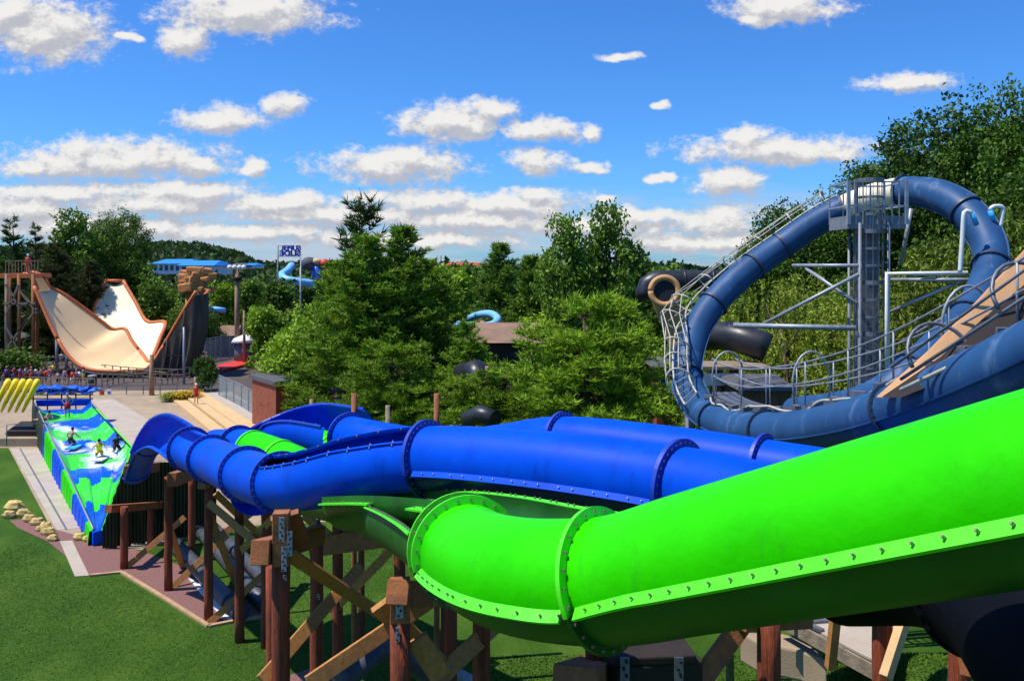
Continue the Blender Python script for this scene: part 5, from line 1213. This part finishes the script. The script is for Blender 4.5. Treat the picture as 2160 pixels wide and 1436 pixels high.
for t_, u_, lb in ((.40, .33, 'blue bodyboard under the crouching rider'), (.515, .6, 'white bodyboard under the rider in yellow')):
    p = bed(t_, u_); mb = MB(); mb.slab([[p+V((-.28, -.6, .02)), p+V((.28, -.6, .02))], [p+V((-.3, .2, .04)), p+V((.3, .2, .04))], [p+V((-.15, .6, .12)), p+V((.15, .6, .12))]], .06); tag(mb.build('bodyboard', ['cyan' if u_ < .5 else 'foam']), lb, 'bodyboard')
person('lifeguard in red with white cap standing on the tan terrace steps', G(414, 862)+V((0, 0, .42)), 'stand', .5, 'cloth_red', 'cloth_red', cap='foam')
person('bare chested person in blue shorts striding along the grey path', G(541, 774), 'walk', 1.2, None, 'cloth_blue')
person('person in red on the start deck of the tan ramp', V((xx(55, 101), 101.4, zt+.06)), 'stand', 0, 'cloth_red', 'cloth_red', cap='foam', s=1.25)
person('person in grey top and black shorts standing in the middle of the queue', G(123, 818), 'stand', .3, 'cloth_grey', 'cloth_black')
CR = [(14, 808, 'purple', 'cloth_black', 'person in purple at the left end of the queue'), (30, 806, 'cloth_red', 'cloth_blue', 'person in red top and blue shorts second in the queue'), (43, 808, 'purple', 'cloth_red', 'person in purple top and red shorts in the queue'), (54, 807, 'cloth_grey', 'cloth_red', 'person in grey top and red shorts in the queue'), (66, 809, None, 'cloth_red', 'bare chested person in red shorts in the queue'), (76, 808, 'foam', 'cloth_blue', 'person in white top and blue shorts in the queue'), (88, 810, None, 'cloth_black', 'bare chested person in black shorts in the queue'), (97, 812, 'cloth_red', 'cloth_black', 'person in red top and black shorts left of the grey topped person'), (106, 808, 'cloth_pink', 'cloth_grey', 'person in pink top and grey shorts in the queue'), (136, 812, None, 'cloth_blue', 'bare chested person in blue shorts right of the grey topped person'), (145, 808, 'cloth_black', 'cloth_red', 'person in black top and red shorts in the queue'), (153, 816, 'cloth_red', 'foam', 'person in red top and white shorts near the litter bin'), (161, 815, 'cloth_pink', 'cloth_red', 'person in pink top and red shorts near the litter bin'), (168, 814, 'foam', 'cloth_red', 'person in white top and red shorts near the litter bin'), (176, 810, None, 'yellow', 'bare chested person in yellow shorts left of the litter bin'), (24, 800, 'cloth_blue', 'cloth_black', 'person in blue top behind the queue at far left'), (62, 798, 'cloth_red', 'cloth_red', 'person all in red behind the queue'), (112, 799, 'yellow', 'cloth_black', 'person in yellow top behind the queue'), (428, 776, 'cloth_red', 'cloth_black', 'person in red and black behind the dark bush'), (420, 778, 'foam', 'cloth_grey', 'person in white behind the dark bush'), (436, 774, 'purple', 'cloth_red', 'person in purple behind the dark bush'), (130, 772, 'foam', 'cloth_grey', 'person in white by the railing under the tan ramp')]
for i, (px, py, tp, bt, lb) in enumerate(CR):
    person(lb, G(px, py), ['stand', 'hips', 'walk'][i % 3], i*1.7, tp, bt, 'skin' if i % 5 else 'skin_dark', 'hair' if i % 4 else 'hair_blond', group='people waiting in the queue' if px < 200 else None)
# ------------------------------------------------------------ sky, sun, camera
EL, AZ = math.radians(63), math.radians(-100)   # sun: left of and behind the camera (azimuth from +Y, clockwise +)
sd = V((math.sin(AZ)*math.cos(EL), math.cos(AZ)*math.cos(EL), math.sin(EL)))
sun = bpy.data.lights.new('sun', 'SUN'); sun.energy = 5.0; sun.angle = math.radians(.5); sun.color = (1, .95, .87)
so = bpy.data.objects.new('sun', sun); col.objects.link(so); so.location = (0, 0, 60); so.rotation_euler = sd.to_track_quat('Z', 'Y').to_euler()
w = bpy.data.worlds.new('World'); sc.world = w; w.use_nodes = True
nt = w.node_tree; N, L = nt.nodes, nt.links; N.clear()
out = N.new('ShaderNodeOutputWorld'); bg = N.new('ShaderNodeBackground'); L.new(bg.outputs[0], out.inputs[0])
sky = N.new('ShaderNodeTexSky'); sky.sky_type = 'NISHITA'; sky.sun_disc = False; sky.sun_elevation = EL; sky.sun_rotation = AZ; sky.air_density = 1.0; sky.dust_density = .6; sky.ozone_density = 3.5; sky.altitude = 300
bg.inputs[1].default_value = .1
tc = N.new('ShaderNodeTexCoord'); sp = N.new('ShaderNodeSeparateXYZ'); L.new(tc.outputs['Generated'], sp.inputs[0])
def M(op, a, b=None, c=None, tree=None):
    n = (tree or nt).nodes.new('ShaderNodeMath'); n.operation = op; LL = (tree or nt).links
    for i, v in enumerate((a, b, c)):
        if v is None: continue
        if isinstance(v, (int, float)): n.inputs[i].default_value = v
        else: LL.new(v, n.inputs[i])
    return n.outputs[0]
yy = M('MAXIMUM', sp.outputs[1], .08)
U = M('DIVIDE', sp.outputs[0], yy); W = M('DIVIDE', sp.outputs[2], yy)
# cloud density group in (u,w) direction space, unit = 100 px
CL = [(95,66,150,72),(30,30,95,50),(520,28,180,50),(390,82,58,42),(470,252,105,34),(600,222,45,26),(250,338,252,46),(120,350,130,36),(420,350,70,30),(535,352,30,24),(520,362,26,14),(960,258,128,44),(1035,235,50,30),(1140,274,108,26),(1250,278,24,20),(830,350,165,40),(850,330,70,30),(1140,340,64,30),(1240,353,50,15),(1640,318,220,34),(1575,285,50,26),(1780,325,60,22),(1540,383,80,34),(1388,380,24,11),(1404,374,18,12),(1396,226,20,9),(1408,219,12,9),(1305,122,38,11),(1915,176,98,22),(1650,14,135,36),(1600,40,60,16),(1280,424,24,9),(262,74,24,10),(285,82,20,9),
      (130,405,160,24),(380,405,180,30),(60,440,140,40),(330,430,220,30),(600,428,130,26),(780,412,60,16),(905,420,110,30),(1080,432,160,30),(1130,408,60,18),(1350,452,120,20),(1520,468,110,34),(700,455,260,26),(1000,465,260,30),(1250,480,200,24),(200,480,300,30),(500,490,300,22),(1500,510,260,26),(850,505,300,20)]
gt = bpy.data.node_groups.new('CloudDensity', 'ShaderNodeTree')
gt.interface.new_socket('P', in_out='INPUT', socket_type='NodeSocketVector'); gt.interface.new_socket('D', in_out='OUTPUT', socket_type='NodeSocketFloat')
gi = gt.nodes.new('NodeGroupInput'); go = gt.nodes.new('NodeGroupOutput'); gn, gl = gt.nodes, gt.links
def nz(sc_, det, rough, stretch=(1, 1, 1), lac=2.0):
    mp = gn.new('ShaderNodeMapping'); mp.inputs['Scale'].default_value = stretch; gl.new(gi.outputs[0], mp.inputs[0])
    n = gn.new('ShaderNodeTexNoise'); n.inputs['Scale'].default_value = sc_; n.inputs['Detail'].default_value = det; n.inputs['Roughness'].default_value = rough
    gl.new(mp.outputs[0], n.inputs['Vector']); return n
wn = nz(1.6, 2, .5); wv = gn.new('ShaderNodeVectorMath'); wv.operation = 'MULTIPLY_ADD'; wv.inputs[1].default_value = (.55, .3, 0)
gl.new(wn.outputs['Color'], wv.inputs[0]); gl.new(gi.outputs[0], wv.inputs[2])
sb = gn.new('ShaderNodeVectorMath'); sb.operation = 'SUBTRACT'; sb.inputs[1].default_value = (.275, .15, 0); gl.new(wv.outputs[0], sb.inputs[0])
mn = None
for (cx, cy, rx, ry) in CL:
    a = gn.new('ShaderNodeVectorMath'); a.operation = 'MULTIPLY_ADD'
    a.inputs[1].default_value = (100/rx, 100/ry, 0); a.inputs[2].default_value = (-(cx-1080)/rx, -(560-cy)/ry, 0)
    gl.new(sb.outputs[0], a.inputs[0])
    l = gn.new('ShaderNodeVectorMath'); l.operation = 'LENGTH'; gl.new(a.outputs[0], l.inputs[0])
    mn = l.outputs['Value'] if mn is None else M('MINIMUM', mn, l.outputs['Value'], tree=gt)
e = M('SUBTRACT', 1.0, mn, tree=gt); e = M('MAXIMUM', e, -1.2, tree=gt)
f1 = nz(1.9, 7, .64, (1, 1.5, 1)); f2 = nz(6.5, 4, .6, (1, 1.3, 1))
d = M('MULTIPLY_ADD', f1.outputs['Fac'], 2.5, M('SUBTRACT', M('MULTIPLY', e, 1.3, tree=gt), 1.04, tree=gt), tree=gt)
d = M('MULTIPLY_ADD', f2.outputs['Fac'], .9, M('SUBTRACT', d, .43, tree=gt), tree=gt)
gl.new(d, go.inputs[0])
def dens(off=(0, 0)):
    cv = N.new('ShaderNodeCombineXYZ'); L.new(M('MULTIPLY_ADD', U, F/100, off[0]), cv.inputs[0]); L.new(M('MULTIPLY_ADD', W, F/100, off[1]), cv.inputs[1])
    g_ = N.new('ShaderNodeGroup'); g_.node_tree = gt; L.new(cv.outputs[0], g_.inputs[0]); return g_.outputs[0]
d0 = dens(); d1 = dens((-.10, .22))
def mr(v, a, b, c=0, d=1, smooth=True):
    n = N.new('ShaderNodeMapRange'); n.inputs['From Min'].default_value = a; n.inputs['From Max'].default_value = b; n.inputs['To Min'].default_value = c; n.inputs['To Max'].default_value = d
    if smooth: n.interpolation_type = 'SMOOTHSTEP'
    L.new(v, n.inputs['Value']); return n.outputs[0]
front = mr(sp.outputs[1], .1, .3)
cov = M('MULTIPLY', mr(d0, -.12, .85), front)
# thin stratiform veil low over the horizon
cv = N.new('ShaderNodeCombineXYZ'); L.new(M('MULTIPLY', U, 4.0), cv.inputs[0]); L.new(M('MULTIPLY', W, 34.0), cv.inputs[1])
vn = N.new('ShaderNodeTexNoise'); vn.inputs['Scale'].default_value = 1.1; vn.inputs['Detail'].default_value = 9; vn.inputs['Roughness'].default_value = .6; L.new(cv.outputs[0], vn.inputs['Vector'])
veil = M('MULTIPLY', mr(vn.outputs['Fac'], .36, .62), mr(W, .095, .055))
veil = M('MULTIPLY', veil, .8)
lit = mr(M('SUBTRACT', d0, d1), -.6, .75)
thick = mr(d0, .5, 1.5)
shade = M('MULTIPLY_ADD', lit, .85, M('MULTIPLY_ADD', thick, .12, .08))
cr = N.new('ShaderNodeValToRGB'); el = cr.color_ramp.elements
el[0].position = 0; el[0].color = (.52, .54, .62, 1); el[1].position = 1; el[1].color = (1.0, .99, .97, 1); q = el.new(.5); q.color = (.74, .74, .77, 1)
L.new(shade, cr.inputs[0])
cl10 = N.new('ShaderNodeVectorMath'); cl10.operation = 'SCALE'; cl10.inputs['Scale'].default_value = 8.2; L.new(cr.outputs[0], cl10.inputs[0])
# deeper, more saturated blue than the raw model (polarised look of the photograph)
hs = N.new('ShaderNodeHueSaturation'); hs.inputs['Saturation'].default_value = 1.1; hs.inputs['Value'].default_value = 1.0; L.new(sky.outputs[0], hs.inputs['Color'])
SKYG = N.new('ShaderNodeMix'); SKYG.data_type = 'RGBA'; SKYG.blend_type = 'MULTIPLY'; SKYG.inputs[0].default_value = 1; SKYG.inputs[7].default_value = (.5, 1.0, 1.62, 1); L.new(hs.outputs[0], SKYG.inputs[6])
mv = N.new('ShaderNodeMix'); mv.data_type = 'RGBA'; L.new(veil, mv.inputs[0]); L.new(SKYG.outputs[2], mv.inputs[6]); mv.inputs[7].default_value = (5.2, 5.7, 6.8, 1)
m2 = N.new('ShaderNodeMix'); m2.data_type = 'RGBA'; L.new(cov, m2.inputs[0]); L.new(mv.outputs[2], m2.inputs[6]); L.new(cl10.outputs[0], m2.inputs[7])
L.new(m2.outputs[2], bg.inputs[0])
cam = bpy.data.cameras.new('camera'); co = bpy.data.objects.new('camera', cam); col.objects.link(co); sc.camera = co
co.location = (0, 0, H); co.rotation_euler = (math.pi/2, 0, 0); cam.sensor_width = 36; cam.lens = 36*F/2160; cam.shift_y = -158/2160; cam.clip_end = 9000; cam.clip_start = .1
sc.view_settings.view_transform = 'Standard'; sc.view_settings.look = 'None'; sc.view_settings.exposure = .1; sc.view_settings.gamma = 1
sc.cycles.diffuse_bounces = 1; sc.cycles.max_bounces = 5; sc.cycles.transparent_max_bounces = 8
